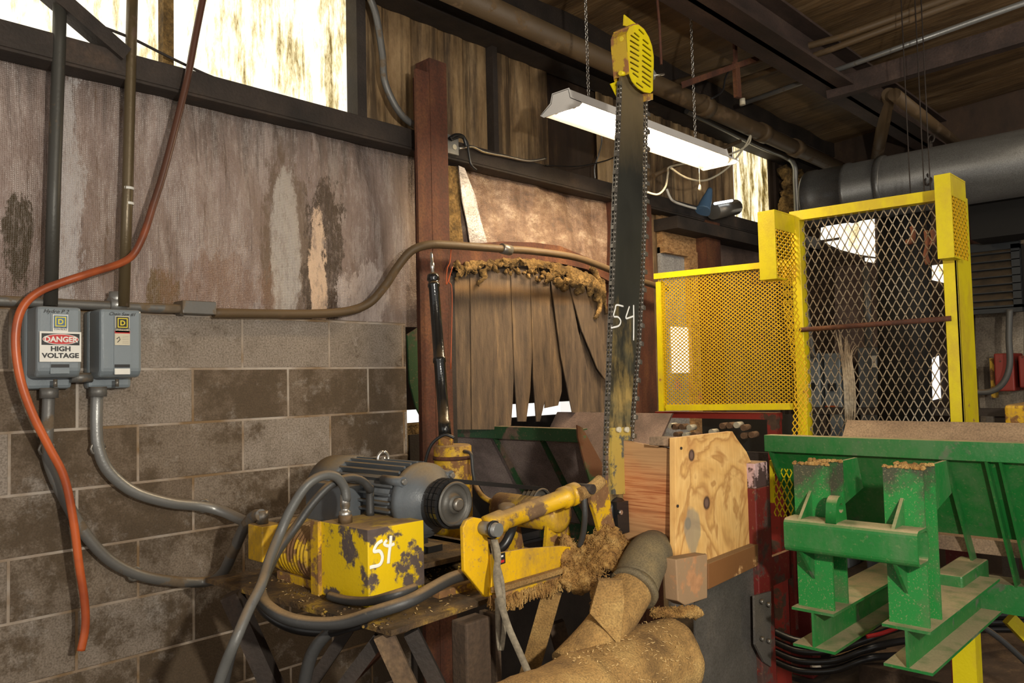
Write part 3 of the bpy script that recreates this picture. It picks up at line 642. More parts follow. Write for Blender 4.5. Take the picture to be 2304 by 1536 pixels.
# boxes
def logo(parent, c, u, w_, h, bg, fg, pale):
    v = Vector((0, 0, 1)); Mx = frame(c, u, v); n = Vector(Mx.col[2][:3])
    lab = curve_mesh('logo_label', [rect(-w_/2, -h/2, w_/2, h/2)], M4=Mx, thick=.002, mat=pale, parent=parent)
    s_ = w_*.44; sq = lambda a: rect(-a, -a, a, a)
    M2 = frame(Vector(c)+n*.0015+v*(h/2-w_/2), u, v)
    curve_mesh('logo_square', [sq(s_)], M4=M2, thick=.001, mat=bg, parent=lab)
    M3 = frame(Vector(c)+n*.0025+v*(h/2-w_/2), u, v)
    curve_mesh('logo_ring', [sq(s_*.80), sq(s_*.65)], M4=M3, thick=.001, mat=fg, parent=lab)
    curve_mesh('logo_letter', text='D', size=s_*1.15, M4=M3 @ Matrix.Translation((0, -s_*.40, 0)), thick=.001, mat=fg, parent=lab, bold=s_*.03)
    return lab
def switch_box(pxl, pxr, pyt, pyb, label, kind):
    yf = -.15
    a_ = W(pxl, pyt, y=yf); b_ = W(pxr, pyb, y=yf); x0, x1 = a_.x, b_.x
    z1 = W((pxl+pxr)/2, pyt+1, y=yf).z; z0 = W((pxl+pxr)/2, pyb+1, y=yf).z
    t = thing('switch_box', ((x0+x1)/2, 0, z0-.03), label, 'electrical box')
    MB().box((x0-.004, -.05, z0-.035), (x1+.004, 0, z1+.0)).build('box_back', M['enamel'], t, bevel=.012)
    MB().prism([(x0, -.045, z0+.0), (x0, yf+.02, z0+.0), (x0, yf, z0+.02), (x0, yf, z1), (x0, -.045, z1)], (x1-x0, 0, 0)).build('cover', M['enamel'], t, bevel=.011)
    xm = (x0+x1)/2; w_ = x1-x0; zz = lambda f: z0+(z1-z0)*f
    if kind == 0:
        MB().box((xm-w_*.21, yf-.004, z0+.012), (xm+w_*.21, yf, z1-.02)).build('cover_strip', M['enamel'], t)
        logo(t, (xm, yf-.006, zz(.755)), (1, 0, 0), w_*.34, w_*.34*1.28, M['blue_ink'], M['yellow_ink'], M['white'])
        for s_, zt_ in (('ELECTRICAL', .687), ('CONTROLS', .662)):
            curve_mesh('label_text', text=s_, size=.0070, M4=frame((xm, yf-.0082, zz(zt_)), (1, 0, 0), (0, 0, 1)), thick=.0006, mat=M['black'], parent=t)
        sg = curve_mesh('danger_sign', [rect(-w_*.46, -.047, w_*.46, .047)], M4=frame((xm, yf-.009, zz(.43)), (1, 0, 0), (0, 0, 1)), thick=.002, mat=M['white'], parent=t)
        Mz = lambda dz, k=0: frame((xm, yf-.0102-.0008*k, zz(.43)+dz), (1, 0, 0), (0, 0, 1))
        curve_mesh('sign_black_band', [rect(-w_*.42, -.018, w_*.42, .018)], M4=Mz(.023), thick=.001, mat=M['black'], parent=sg)
        curve_mesh('sign_oval_border', [ellip(0, 0, w_*.40, .0168)], M4=Mz(.023, 1), thick=.001, mat=M['white'], parent=sg)
        curve_mesh('sign_red_oval', [ellip(0, 0, w_*.385, .0148)], M4=Mz(.023, 2), thick=.001, mat=M['red_ink'], parent=sg)
        curve_mesh('sign_text', text='DANGER', size=.0235, M4=Mz(.0148, 3), thick=.001, mat=M['white'], parent=sg, bold=.0008)
        curve_mesh('sign_text', text='HIGH', size=.0205, M4=Mz(-.0135, 0) @ Matrix.Diagonal((1.15, 1, 1, 1)), thick=.001, mat=M['black'], parent=sg, bold=.0008)
        curve_mesh('sign_text', text='VOLTAGE', size=.0205, M4=Mz(-.0345, 0) @ Matrix.Diagonal((1.15, 1, 1, 1)), thick=.001, mat=M['black'], parent=sg, bold=.0008)
        curve_mesh('handwriting', text='Hydro P 2', size=.017, M4=frame((xm-.012, yf-.0055, z1-.022), (1, 0, 0), (0, 0, 1)), thick=.0006, mat=M['black'], parent=t, shear=.35)
        MB().box((xm-w_*.2, yf-.007, zz(.14)), (xm+w_*.2, yf, zz(.185))).build('slot_window', M['black'], t)
    else:
        MB().box((xm-w_*.19, yf-.004, z0+.012), (xm+w_*.21, yf, z1-.02)).build('cover_strip', M['enamel'], t)
        logo(t, (xm+.0, yf-.006, zz(.775)), (1, 0, 0), w_*.34, w_*.34*1.2, M['black'], M['yellow_ink'], M['cream'])
        curve_mesh('label_text', text='SQUARE D', size=.010, M4=frame((xm, yf-.008, zz(.688)), (1, 0, 0), (0, 0, 1)), thick=.0006, mat=M['black'], parent=t)
        MB().box((xm-w_*.18, yf-.007, zz(.64)), (xm+w_*.18, yf, zz(.68))).build('red_warning_strip', M['red_ink'], t)
        MB().box((xm-w_*.18, yf-.007, zz(.47)), (xm+w_*.18, yf, zz(.64))).build('warning_label', M['cream'], t)
        MB().tube([(xm-w_*.14, yf-.008, zz(.56)), (xm-w_*.08, yf-.008, zz(.59)), (xm-w_*.06, yf-.008, zz(.55)), (xm-w_*.12, yf-.008, zz(.51))], .0012, 5, 0).build('warning_mark', M['black'], t)
        for k in range(5): MB().box((xm+.0, yf-.0075, zz(.60-.025*k)), (xm+w_*.15, yf-.006, zz(.603-.025*k))).build('label_line', M['dull_steel'], t)
        MB().box((xm-w_*.18, yf-.007, zz(.145)), (xm+w_*.18, yf, zz(.19))).build('slot_window', M['black'], t)
        MB().box((xm-w_*.18, yf-.007, zz(.045)), (xm+w_*.18, yf, zz(.13))).build('small_white_label', M['white'], t)
        curve_mesh('handwriting', text='Chain Saw #1', size=.015, M4=frame((xm, yf-.0055, z1-.022), (1, 0, 0), (0, 0, 1)), thick=.0006, mat=M['black'], parent=t, shear=.35)
    MB().cyl((xm, yf+.04, z0-.03), (xm, yf+.04, z0-.005), .006).build('latch_screw', M['dull_steel'], t)
    return t, x0, x1, z0, z1
b1_ = switch_box(83, 184, 688, 848, 'left grey switch box with a DANGER HIGH VOLTAGE sign on the block wall', 0)
b2_ = switch_box(226, 320, 694, 848, 'right grey switch box with yellow and black label on the block wall', 1)
p = (b1_[2]+b2_[1])/2
o = MB().cyl((b1_[2]-.005, -.06, b1_[3]+.0), (b2_[1]+.005, -.06, b1_[3]+.0), .016).build('box_nipple', M['conduit']); tag(o, 'short conduit nipple joining the two grey switch boxes', 'conduit')
zc = b1_[3]-.036
def wall_feed(x, pts, r, label, collar, mat):
    t = thing('flexible_conduit', (x, YC, zc-.1), label, 'conduit')
    MB().tube([(x, -.06, zc)]+pts, r, 14, 6).build('conduit_run', mat, t)
    MB().cyl((x, -.06, zc+.005), (x, -.06, zc-.028), .028, n=6).build('collar', collar, t)
    return t
t = wall_feed(W(110, 900, y=-.06).x, WL([(109, 900), (107, 960), (106, 1010), (118, 1060), (150, 1130), (195, 1205), (250, 1262), (320, 1295), (400, 1308), (465, 1308)], y=-.05)+[W(500, 1290, y=-.2), W(525, 1240, y=-.3), W(548, 1190, y=-.42), W(570, 1162, y=-.52), W(588, 1158, y=-.58)], .0185, 'grey conduit from the left switch box looping low along the blocks to the pump', M['conduit'], M['conduit'])
for px, py in ((105, 1010), (303, 1290)): q_ = W(px, py, y=-.05); MB().tube([q_+Vector((.022*math.cos(k), -.002, .022*math.sin(k))) for k in [i*.63 for i in range(11)]], .005, 6, 0).build('conduit_strap', M['dull_steel'], t)
t = wall_feed(W(220, 900, y=-.06).x, WL([(218, 900), (217, 960), (222, 1010), (245, 1060), (300, 1105), (380, 1130), (450, 1138)], y=-.05)+[W(500, 1150, y=-.08), W(550, 1172, y=-.2), W(600, 1185, y=-.45)], .0195, 'grey conduit from the right switch box curving down the blocks towards the motor', M['conduit'], M['galv'])
for px, py in ((220, 1008), (458, 1138)): q_ = W(px, py, y=-.05); MB().tube([q_+Vector((.022*math.cos(k), -.002, .022*math.sin(k))) for k in [i*.63 for i in range(11)]], .005, 6, 0).build('conduit_strap', M['dull_steel'], t)
# cable across the daylit panels and grey conduit down to the column
tube_thing('slack_wire', WL([(235, 62), (300, 88), (380, 128), (470, 170), (540, 195)], y=-.05), .005, M['dark_steel'], 'thin slack wire crossing the bright panels above the girt', 'wire')
tube_thing('grey_conduit', WL([(825, -20), (845, 30), (860, 120), (865, 180), (885, 230), (910, 265), (945, 290)], y=-.06), .016, M['conduit'], 'grey flexible conduit coming down the corrugated wall to the rusty column', 'conduit')
t = thing('outlet_box', W(1018, 330, y=-.1), 'small grey outlet box with black wires beside the rusty column', 'electrical box')
a_ = W(1004, 300, y=-.1); b_ = W(1033, 350, y=-.1)
MB().box((a_.x, -.1, b_.z), (b_.x, -.07, a_.z)).build('box_body', M['galv'], t, bevel=.003)
MB().cyl((a_.x+.05, -.104, (a_.z+b_.z)/2-.01), (a_.x+.05, -.1, (a_.z+b_.z)/2-.01), .013).build('outlet_face', M['cream'], t)
MB().tube(WL([(1015, 315), (1035, 308), (1050, 318), (1055, 345), (1060, 370), (1072, 382)], y=-.12), .006).build('wire', M['rubber'], t)
MB().tube(WL([(1012, 312), (1025, 304), (1042, 308), (1050, 330)], y=-.12), .009).build('wire', M['rubber'], t)
tube_thing('armoured_cable', WL([(1033, 334), (1062, 330), (1090, 342), (1140, 352), (1190, 362), (1228, 356)], y=-.1), .007, M['steel'], 'silver armoured cable lying along the girt right of the rusty column', 'cable')
tube_thing('black_wire', WL([(1228, 372), (1300, 374), (1360, 362), (1390, 350)], y=-.09), .0035, M['rubber'], 'thin black wire strung from the girt towards the saw bar', 'wire')
tube_thing('grey_wire', WL([(1341, 283), (1354, 310), (1348, 345), (1338, 375), (1339, 402)], y=-.05), .004, M['galv'], 'thin grey wire hanging down the upper wall left of the saw bar', 'wire')
# ================================================================= column, curtain, log trough
def plate(pts, off, **k): return MB().prism(WL(pts, **k), off)
t = thing('steel_column', (W(970, 700, y=-.15).x, -.15, 0), 'free-standing rusty steel channel column left of the rubber curtain', 'column')
for (l, r, ty, yy, dp, nm) in ((934, 964, 158, -.17, .10, 'channel_flange'), (965, 1003, 136, -.17, .03, 'channel_flange')):
    x0 = W(l+8, 500, y=yy).x; x1 = W(r+8, 500, y=yy).x; zt = W((l+r)/2, ty, y=yy).z
    m = MB().box((x0, yy, 0), (x1, yy+.015, zt))
    m.box((x1-.015 if l < 950 else x0, yy+.0151, 0), (x1 if l < 950 else x0+.015, yy+.10, zt)); m.build(nm, M['rust'], t)
MB().box((W(966, 500, y=-.155).x, -.16, 0), (W(982, 500, y=-.155).x, -.15, W(968, 160, y=-.08).z)).build('channel_web', M['rust'], t)
# opening frame
t = thing('curtain_frame', W(1190, 600, y=-.04), 'arched rusty steel header over the rubber curtain', 'frame')
arc = [(1008, 552), (1060, 548), (1130, 543), (1200, 545), (1260, 553), (1320, 578), (1385, 606)]
low = [(1385, 640), (1320, 605), (1250, 590), (1180, 585), (1110, 588), (1060, 594), (1008, 606)]
MB().prism(WL(arc+low, y=-.05), (0, .03, 0)).build('header_plate', M['rust'], t)
MB().tube(WL([(1015, 622), (1060, 606), (1110, 598), (1165, 596), (1230, 606), (1290, 622), (1345, 650)], y=-.035), .018, 8).build('header_bar', M['dark_steel'], t)
MB().box((XO0-.09, -.05, 0), (XO0-.01, .0, 2.05)).build('jamb', M['dark_steel'], t)
struct(MB().box((2.34, .0, 0), (2.62, .06, 1.30)).box((3.62, .0, 0), (XO1+.1, .06, 1.30)).box((2.62, 0, 0), (3.62, .06, .68)).build('wall_left_sill', M['dark_steel'], origin=(0, 0, 0)))  # sill coloured dark to give the deep shade beyond the bench
from mathutils import noise as _no
fm = MB(); random.seed(3)
for k in range(70):
    u = k/69; px = 1022+330*u; py = 596+20*math.sin(u*3)*0+(0 if u < .3 else 62*(u-.3)**1.3*1.7)+random.uniform(-8, 16)
    c = W(px, py, y=-.05+random.uniform(-.02, .02)); r = random.uniform(.007, .017)*(1+.7*(u > .65))
    fm.rings(c-Vector((0, 0, r)), (random.uniform(-.3, .3), 0, 1), [(0, .2*r), (.4*r, .85*r), (r, r), (1.5*r, .8*r), (2*r, .2*r)], 8)
TP = WL([(1020, 600), (1060, 590), (1110, 584), (1170, 580), (1240, 588), (1300, 604), (1362, 632)], y=-.055)
BT = WL([(1024, 626), (1062, 608), (1112, 598), (1170, 596), (1238, 612), (1296, 634), (1350, 668)], y=-.06)
def bandf(u, v):
    k = min(5, int(u*6)); w_ = u*6-k; a_ = TP[k].lerp(TP[k+1], w_); b_ = BT[k].lerp(BT[k+1], w_)
    b_ = b_-Vector((0, 0, .012*math.sin(u*47)+.008*math.sin(u*113)))
    return a_.lerp(b_, v)+Vector((0, -.015*math.sin(v*3.14), 0))
fm.grid(bandf, 120, 10)
for k in range(40):
    u = random.random(); c_ = bandf(u, random.random()); fm.bar(c_, c_+Vector((random.uniform(-.02, .02), -.01, random.uniform(-.06, -.01))), .0015, .0015)
for a_ in ([(1085, 605), (1088, 625), (1075, 640)], [(1330, 600), (1352, 640), (1360, 680), (1366, 705)], [(1345, 640), (1350, 690), (1338, 715)]):
    fm.tube(WL(a_, y=-.06), .018, 7, 5, rf=lambda u: .022-.014*u)
o = fm.noisy(.010, 30).noisy(.008, 80).build('torn_insulation', M['fuzz']); tag(o, 'ragged rotten insulation hanging over the top of the rubber curtain', 'insulation', kind='stuff')
t = thing('strip_curtain', W(1180, 940, y=-.02), 'curtain of worn brown rubber belting strips closing the wall opening', 'curtain')
strips = [([(1012, 626), (1062, 606)], [(1068, 966), (1012, 966)], .0), ([(1058, 606), (1104, 600)], [(1112, 966), (1062, 966)], -.006),
          ([(1102, 600), (1150, 598)], [(1158, 780), (1154, 900), (1150, 957), (1106, 966)], 0), ([(1149, 598), (1196, 600)], [(1198, 780), (1193, 880), (1184, 948), (1165, 948), (1158, 850)], -.006),
          ([(1193, 600), (1237, 608)], [(1238, 760), (1234, 870), (1215, 948), (1207, 948), (1200, 850)], -.01), ([(1232, 608), (1262, 614)], [(1264, 880), (1256, 912), (1226, 918), (1232, 800)], .01),
          ([(1237, 610), (1278, 620)], [(1300, 740), (1322, 830), (1342, 926), (1288, 928), (1262, 800)], -.008), ([(1276, 620), (1312, 632)], [(1345, 740), (1366, 800), (1368, 862), (1345, 830), (1308, 740)], -.02),
          ([(1308, 632), (1350, 655)], [(1372, 720), (1374, 830), (1350, 760)], .0), ([(1318, 700), (1360, 740)], [(1362, 940), (1330, 930), (1300, 780)], .016)]
for (tp, bt, dy) in strips:
    MB().prism(WL(tp+bt, y=-.03+dy), (0, .006, 0)).build('rubber_strip', M['rubber_strip'], t)
o = plate([(917, 752), (944, 735), (946, 935), (936, 915), (922, 860)], (0, .01, 0), y=.0).build('green_flap', M['green_dark']); tag(o, 'faded green flap showing left of the rusty column', 'flap')
o = MB().tube(WL([(1015, 560), (1012, 590), (1006, 605), (1004, 640), (1012, 620), (1018, 600), (1010, 632), (1016, 645), (1017, 700), (1014, 830)], y=-.24), .0025, 6, 5).build('orange_twine', M['orange']); tag(o, 'orange twine knotted and dangling beside the black cylinder', 'twine')
# black hydraulic cylinder and yellow tank
Q1 = W(1002, 985, d=3.02); Q0 = W(972, 590, y=-.42)
t = thing('lift_cylinder', Q1, 'tall black greasy hydraulic cylinder leaning beside the rusty column', 'hydraulic cylinder')
dv = (Q1-Q0).normalized(); Lq = (Q1-Q0).length
f = lambda py: Lq*(py-590)/395
blk = paint('glossy_black', (.012, .012, .012), amt=.3, scale=6, rough=.16, chip=(.06, .03, .015), dust=.5)
MB().rings(Q0, dv, [(f(618), .016), (f(622), .024), (f(632), .026), (f(634), .021), (f(642), .021), (f(643), .025), (f(648), .025), (f(650), .0215), (f(812), .0225), (f(815), .026), (f(822), .026), (f(824), .0225), (f(950), .0215), (f(951), .024), (f(985), .024)], 24).build('barrel', blk, t)
MB().rings(Q0, dv, [(f(566), .004), (f(572), .006), (f(590), .006), (f(591), .009), (f(605), .009), (f(606), .006), (f(618), .008)], 12).build('top_fitting', M['steel'], t)
c = W(1018, 1000, d=3.02); 
t = thing('oil_tank', (c.x, c.y, .93), 'upright yellow cylindrical tank with flaking paint behind the grey motor', 'tank')
rt = .071
MB().rings((c.x, c.y, .93), (0, 0, 1), [(0, rt), (c.z-.93-.005, rt), (c.z-.93, rt-.006)], 36).build('tank_body', M['yellow_worn'], t)
MB().rings((c.x, c.y, c.z-.055), (0, 0, 1), [(0, rt), (.001, rt+.004), (.014, rt+.004), (.015, rt)], 36).build('tank_band', M['rust'], t)
MB().cyl((Q1.x, Q1.y, c.z-.01), (Q1.x, Q1.y, c.z+.035), .028).build('cylinder_socket', M['yellow_worn'], t)
MB().tube(WL([(1022, 985), (1000, 978), (975, 995), (962, 1020), (955, 1050)], d=2.95), .006).build('hose', M['rubber'], t)
MB().tube([W(1045, 1015, d=2.96), W(1060, 1022, d=2.93), W(1064, 1060, d=2.92), W(1070, 1092, d=2.92)], .007).build('drain_pipe', M['hose'], t)
# ---- left log trough
XR, ZR = 2.87, 1.31
def trough(name, label, ya, yb, ribs, mat, matp, zlow, rib_z, xlow=3.25, gusset=True):
    t = thing(name, (XR, (ya+yb)/2, ZR), label, 'log trough')
    MB().box((XR-.01, ya, ZR-.062), (XR, yb, ZR)).box((XR+.0003, ya, ZR-.006), (XR+.05, yb, ZR-.0003)).build('rim_angle', mat, t, bevel=.002)
    k = (xlow-XR)/(ZR-.05-rib_z)
    xl = XR+.02+k*(ZR-.05-zlow)
    MB().prism([(XR+.02, ya, ZR-.05), (XR+.03, ya, ZR-.05), (xl+.01, ya, zlow), (xl, ya, zlow)], (0, yb-ya, 0)).build('side_panel', matp, t)
    for y_ in ribs:
        MB().prism([(XR-.005, y_, ZR-.06), (XR+.03, y_, ZR-.06), (xlow+.03, y_, rib_z), (xlow-.03, y_, rib_z)], (0, .008, 0)).build('rib', mat, t)
    return t
yL = -.58
t = trough('log_trough', 'old green log trough running from the rubber curtain to the saw', .34, yL, [W(1112, 985, x=XR).y, W(1218, 985, x=XR).y], M['green_dark'], M['trough_inner'], .80, .72)
plate([(1296, 956), (1308, 962), (1352, 1042), (1350, 1085), (1332, 1110), (1318, 1060), (1298, 985)], (0, -.008, 0), y=yL).build('end_gusset', paint('rusty_green', (.22, .10, .05), amt=.5, scale=5, chip=(.04, .08, .03)), t)
MB().box((XR+.33, -.01, .70), (XR+.45, yL, .80)).build('bottom_beam', M['green_dark'], t)
# far side plate behind the bar
P = [W(1290, 928, x=3.5), W(1514, 930, x=3.5), W(1514, 930, x=3.5)]
yA, yB = -.02, W(1512, 930, x=3.5).y
zt = W(1512, 930, x=3.5).z
o = MB().prism([(3.5, yA, 1.33), (3.51, yA, 1.33), (3.16, yA, .9), (3.15, yA, .9)], (0, 0, 0)) 
m = MB(); m.add([(3.5, .1, zt), (3.5, yB, zt), (3.18, yB+.03, .95), (3.18, .1, .95), (3.515, .1, zt), (3.515, yB, zt), (3.195, yB+.03, .95), (3.195, .1, .95)],
      [(0, 1, 2, 3), (7, 6, 5, 4), (0, 4, 5, 1), (1, 5, 6, 2), (2, 6, 7, 3), (3, 7, 4, 0)])
o = m.build('trough_plate', M['brown_plate']); tag(o, 'sloping brown steel plate forming the far side of the trough behind the saw bar', 'steel plate')
# ---- right log trough
y1 = W(1722, 1000, x=XR).y; y2 = -2.75
rb = [W(px, 1045, x=XR).y for px in (2130, 2222, 2254)]
t = trough('log_trough', 'green log trough at right with dusty rim and slanted ribs', y1, y2, rb+[y1-.02], M['green'], M['green'], .97, .72)
MB().box((XR+.30, y1-.55, .70), (XR+.42, y2, .80)).build('bottom_beam', M['green'], t)
MB().box((XR-.02, W(2100, 1270, x=XR).y, .80), (XR+.3, W(2100, 1270, x=XR).y-.09, .88)).build('cross_tube', M['green'], t, bevel=.006)
m = MB(); ys = W(1900, 960, x=3.45).y; zt = 1.335
m.add([(3.48, ys, zt), (3.48, y2, zt), (3.2, y2, .95), (3.2, ys+.02, .95), (3.495, ys, zt), (3.495, y2, zt), (3.215, y2, .95), (3.215, ys+.02, .95)],
      [(0, 1, 2, 3), (7, 6, 5, 4), (0, 4, 5, 1), (1, 5, 6, 2), (2, 6, 7, 3), (3, 7, 4, 0)])
m.build('far_side_plate', M['dusty_plate'], t)
MB().box((3.15, y1-.1, .90), (3.28, y2, .95)).build('trough_floor', M['dusty_plate'], t)
# ---- green carriage: twin posts, square tube, I-beams
XF_ = 2.35
def ibeam(m, axis, c0, c1, wf, hf, tf=.008, tw=.007):
    """axis 'x': runs along X, flanges horizontal; axis 'z': vertical post, flanges facing -X/+X"""
    if axis == 'x':
        (x0, y, z1), x1 = c0, c1
        m.box((x0, y-wf/2, z1-tf), (x1, y+wf/2, z1)).box((x0, y-wf/2, z1-hf), (x1, y+wf/2, z1-hf+tf)).box((x0+.001, y-tw/2, z1-hf+tf*.5), (x1-.001, y+tw/2, z1-tf*.5))
    else:
        (x, y, z0), z1 = c0, c1
        m.box((x, y-wf/2, z0), (x+tf, y+wf/2, z1)).box((x+hf-tf, y-wf/2, z0), (x+hf, y+wf/2, z1)).box((x+tf*.5, y-tw/2, z0+.001), (x+hf-tf*.5, y+tw/2, z1-.001))
    return m
t = thing('log_kicker', (XF_, -2.03, .84), 'dusty green twin-post steel frame with a square tube in front of the trough', 'steel frame')
for (l, r, ztop) in ((1789, 1868, 1.268), (1990, 2080, 1.272)):
    ya = W(l, 1150, x=XF_).y; yb_ = W(r, 1150, x=XF_).y; yc = (ya+yb_)/2; wf = ya-yb_
    po = ibeam(MB(), 'z', (XF_, yc, .845), ztop, wf, .11).build('post', M['post_green'], t)
    random.seed(l)
    cr = MB()
    for k in range(46):
        x_ = XF_+random.choice([random.uniform(0, .012), random.uniform(.095, .11), random.uniform(0, .11)]); y_ = yc+random.uniform(-wf/2, wf/2) if x_ < XF_+.013 or x_ > XF_+.094 else yc+random.uniform(-.006, .006)
        cr.rings((x_, y_, ztop-.002), (0, 0, 1), [(0, .007), (.004, .008), (.009, .003)], 6)
    cr.noisy(.004, 60).build('sawdust_crust', M['sawdust'], po)['kind'] = 'stuff'
    MB().prism([(XF_+.11, yc-.03, ztop), (XF_+.26, yc-.03, ztop-.0), (XF_+.30, yc-.03, ztop-.10), (XF_+.11, yc-.03, ztop-.14)], (0, -.01, 0)).build('top_bracket', M['green'], po)
    for y_ in (yc+wf/2-.004, ):
        pass
    # gussets above and below the tube (plates in the XZ plane)
    MB().prism([(XF_, yc+wf*.08, 1.19), (XF_-.085, yc+wf*.08, 1.115), (XF_, yc+wf*.08, 1.10)], (0, -.009, 0)).build('gusset', M['green'], t)
    MB().prism([(XF_, yc+wf*.08, .93), (XF_-.085, yc+wf*.08, 1.025), (XF_, yc+wf*.08, 1.04)], (0, -.009, 0)).build('gusset', M['green'], t)
    MB().prism([(XF_+.11, yc-.004, .845), (XF_+.20, yc-.004, .845), (XF_+.11, yc-.004, .97)], (0, .009, 0)).build('gusset', M['green'], t)
    bb = ibeam(MB(), 'x', (XF_-.03, yc, .845), 3.05, .125, .115).build('base_beam', M['green'], t)
ya = W(1766, 1215, x=2.26).y; yb_ = W(2066, 1235, x=2.26).y
x0, x1, z0, z1 = 2.255, 2.348, 1.022, 1.118
def rr(x0, z0, x1, z1, r, y, n=5):
    out = []
    for (cx, cz, a0) in ((x1-r, z1-r, 0), (x0+r, z1-r, 90), (x0+r, z0+r, 180), (x1-r, z0+r, 270)):
        for k in range(n): a_ = math.radians(a0+90*k/(n-1)); out.append((cx+r*math.cos(a_), y, cz+r*math.sin(a_)))
    return out
o1 = rr(x0, z0, x1, z1, .018, ya); o2 = rr(x0, z0, x1, z1, .018, yb_); i2 = rr(x0+.008, z0+.008, x1-.008, z1-.008, .012, yb_); i1 = rr(x0+.008, z0+.008, x1-.008, z1-.008, .012, ya)
n = len(o1); m = MB()
m.add(o1+o2+i2+i1, [(i, (i+1) % n, n+(i+1) % n, n+i) for i in range(n)]+[(n+i, n+(i+1) % n, 2*n+(i+1) % n, 2*n+i) for i in range(n)]+[(2*n+i, 2*n+(i+1) % n, 3*n+(i+1) % n, 3*n+i) for i in range(n)]+[(3*n+i, 3*n+(i+1) % n, (i+1) % n, i) for i in range(n)])
tb = m.build('square_tube', M['green'], t)
yl = W(1882, 1180, x=2.30).y
lug = [(-.04, 0), (.04, 0), (.034, .04)]+[(.034*math.cos(k), .04+.034*math.sin(k)) for k in [i*math.pi/8 for i in range(1, 8)]]+[(-.034, .04)]
curve_mesh('lifting_lug', [lug, ellip(0, .040, .016, .014, 16)], M4=frame((2.30, yl-.0, z1-.003), (1, 0, 0), (0, 0, 1)), thick=.03, mat=M['green'], parent=t)
# ================================================================= yellow mesh guards
XGt = 3.6
def W6(px, py): return W(px, py, x=XGt)
def edge(p, q, w_, dp, x=XGt): return MB().bar(W(*p, x=x)+Vector((dp/2-.01, 0, 0)), W(*q, x=x)+Vector((dp/2-.01, 0, 0)), w_, dp, (1, 0, 0))
def quadlat(tl, tr, br, bl, pu, pv, w_, t_, x=XGt):
    a_, b_, c_, d_ = [W(*p, x=x) for p in (tl, tr, br, bl)]
    m = MB(); yl_ = (a_.y+d_.y)/2; yr_ = (b_.y+c_.y)/2; z0_ = min(c_.z, d_.z); z1_ = max(a_.z, b_.z)
    m.lattice((x, yl_, z0_), (0, -1, 0), (0, 0, 1), yl_-yr_, z1_-z0_, pu, pv, w_, t_); return m
t = thing('mesh_guard', W6(1630, 922), 'low yellow guard panel of fine expanded metal left of the tall guard', 'safety guard')
c4 = [(1480, 622), (1796, 590), (1796, 918), (1490, 918)]
quadlat(*c4, .0245, .0185, .0042, .003).build('expanded_mesh', M['yellow_mesh'], t)
for k_, (p, q) in enumerate((((1473, 622), (1785, 590)), ((1500, 917), (1785, 914)), ((1483, 634), (1490, 924)))): edge(p, q, .03, .035+.002*k_).build('frame_bar', M['yellow_clean'], t)
t = thing('mesh_gate', W(2000, 960, x=XGt), 'tall yellow guard gate with wide steel diamond mesh', 'safety gate'); GATE = t
gx = W(1990, 700, x=XGt)
mm = rough('bare_mesh_wire', [(.3, (.14, .085, .045)), (.5, (.42, .33, .22)), (.7, (.62, .56, .46))], 4, bs=.1, rg=.5, metal=.3)
quadlat((1800, 492), (2125, 440), (2140, 985), (1815, 990), .0345, .066, .0038, .003, XGt+.02).build('diamond_mesh', mm, t)
yl_ = W(1800, 700, x=XGt).y; 
pl0, pl1 = W(1787, 700, x=XGt).y, W(1808, 700, x=XGt).y
MB().box((XGt-.008, pl0, .9), (XGt+.05, pl1, W(1790, 478, x=XGt).z)).build('post', M['yellow_clean'], t, bevel=.002)
pr0, pr1 = W(2128, 700, x=XGt).y, W(2160, 700, x=XGt).y
MB().box((XGt-.01, pr0, .9), (XGt+.0, pr1, W(2150, 430, x=XGt).z)).box((XGt-.01, pr1, .9), (XGt+.20, pr1+.01, W(2150, 430, x=XGt).z)).build('post', M['yellow_clean'], t, bevel=.002)
edge((1778, 488), (2104, 440), .045, .05).build('top_rail', M['yellow_clean'], t)
MB().tube([W(1800, 742, x=XGt-.015), W(2140, 716, x=XGt-.015)], .011, 12, 0).build('middle_rail', M['rust'], t)
random.seed(5); m = MB()
for k in range(12):
    a_ = random.uniform(0, 20); b_ = 1898+k*2.2
    m.tube([W(1868+k*4+a_, 745+k*3, x=XGt-.0), W(b_-6, 800, x=XGt-.02), W(b_, 850, x=XGt-.03), W(b_+3, 910, x=XGt-.02), W(b_+random.uniform(-3, 8), 965, x=XGt)], .0022, 5, 4)
m.build('torn_mesh_bundle', mm, t)
# channel boxes on the posts
def hood(name, label, xs, front, top_to, zt, zb):
    XF2 = 3.38; a_ = W(front[0], zt, x=XF2); b_ = W(front[1], zt, x=XF2); c_ = W(front[0], zb, x=XF2)
    z1_, z0_ = a_.z, c_.z; ya_, yb2 = a_.y, b_.y
    t = thing(name, (XF2, (ya_+yb2)/2, z0_), label, 'guard box')
    MB().box((XF2, ya_, z0_), (XF2+.006, yb2, z1_)).build('front_plate', M['yellow_clean'], t)
    MB().box((XF2+.002, ya_, z1_), (XGt-.012, yb2, z1_+.006)).box((XF2+.0062, yb2+.0005, z1_-.08), (XGt-.012, yb2+.0055, z1_-.0005)).build('top_plate', M['yellow_clean'], t)
    MB().box((XF2, ya_, z0_-.006), (XF2+.10, yb2, z0_)).build('bottom_plate', M['yellow_clean'], t)
    MB().lattice((XF2+.006, yb2+.003, z0_), (1, 0, 0), (0, 0, 1), XGt-.016-XF2, z1_-z0_-.03, .045, .028, .007, .004).build('side_mesh', M['yellow_mesh'], t)
    return t
hood('guard_box', 'yellow perforated guard box at the upper left of the tall gate', None, (1704, 1742), None, 480, 628)
hood('guard_box', 'yellow perforated guard box at the upper right of the tall gate', None, (2101, 2138), None, 398, 580)
m = MB()
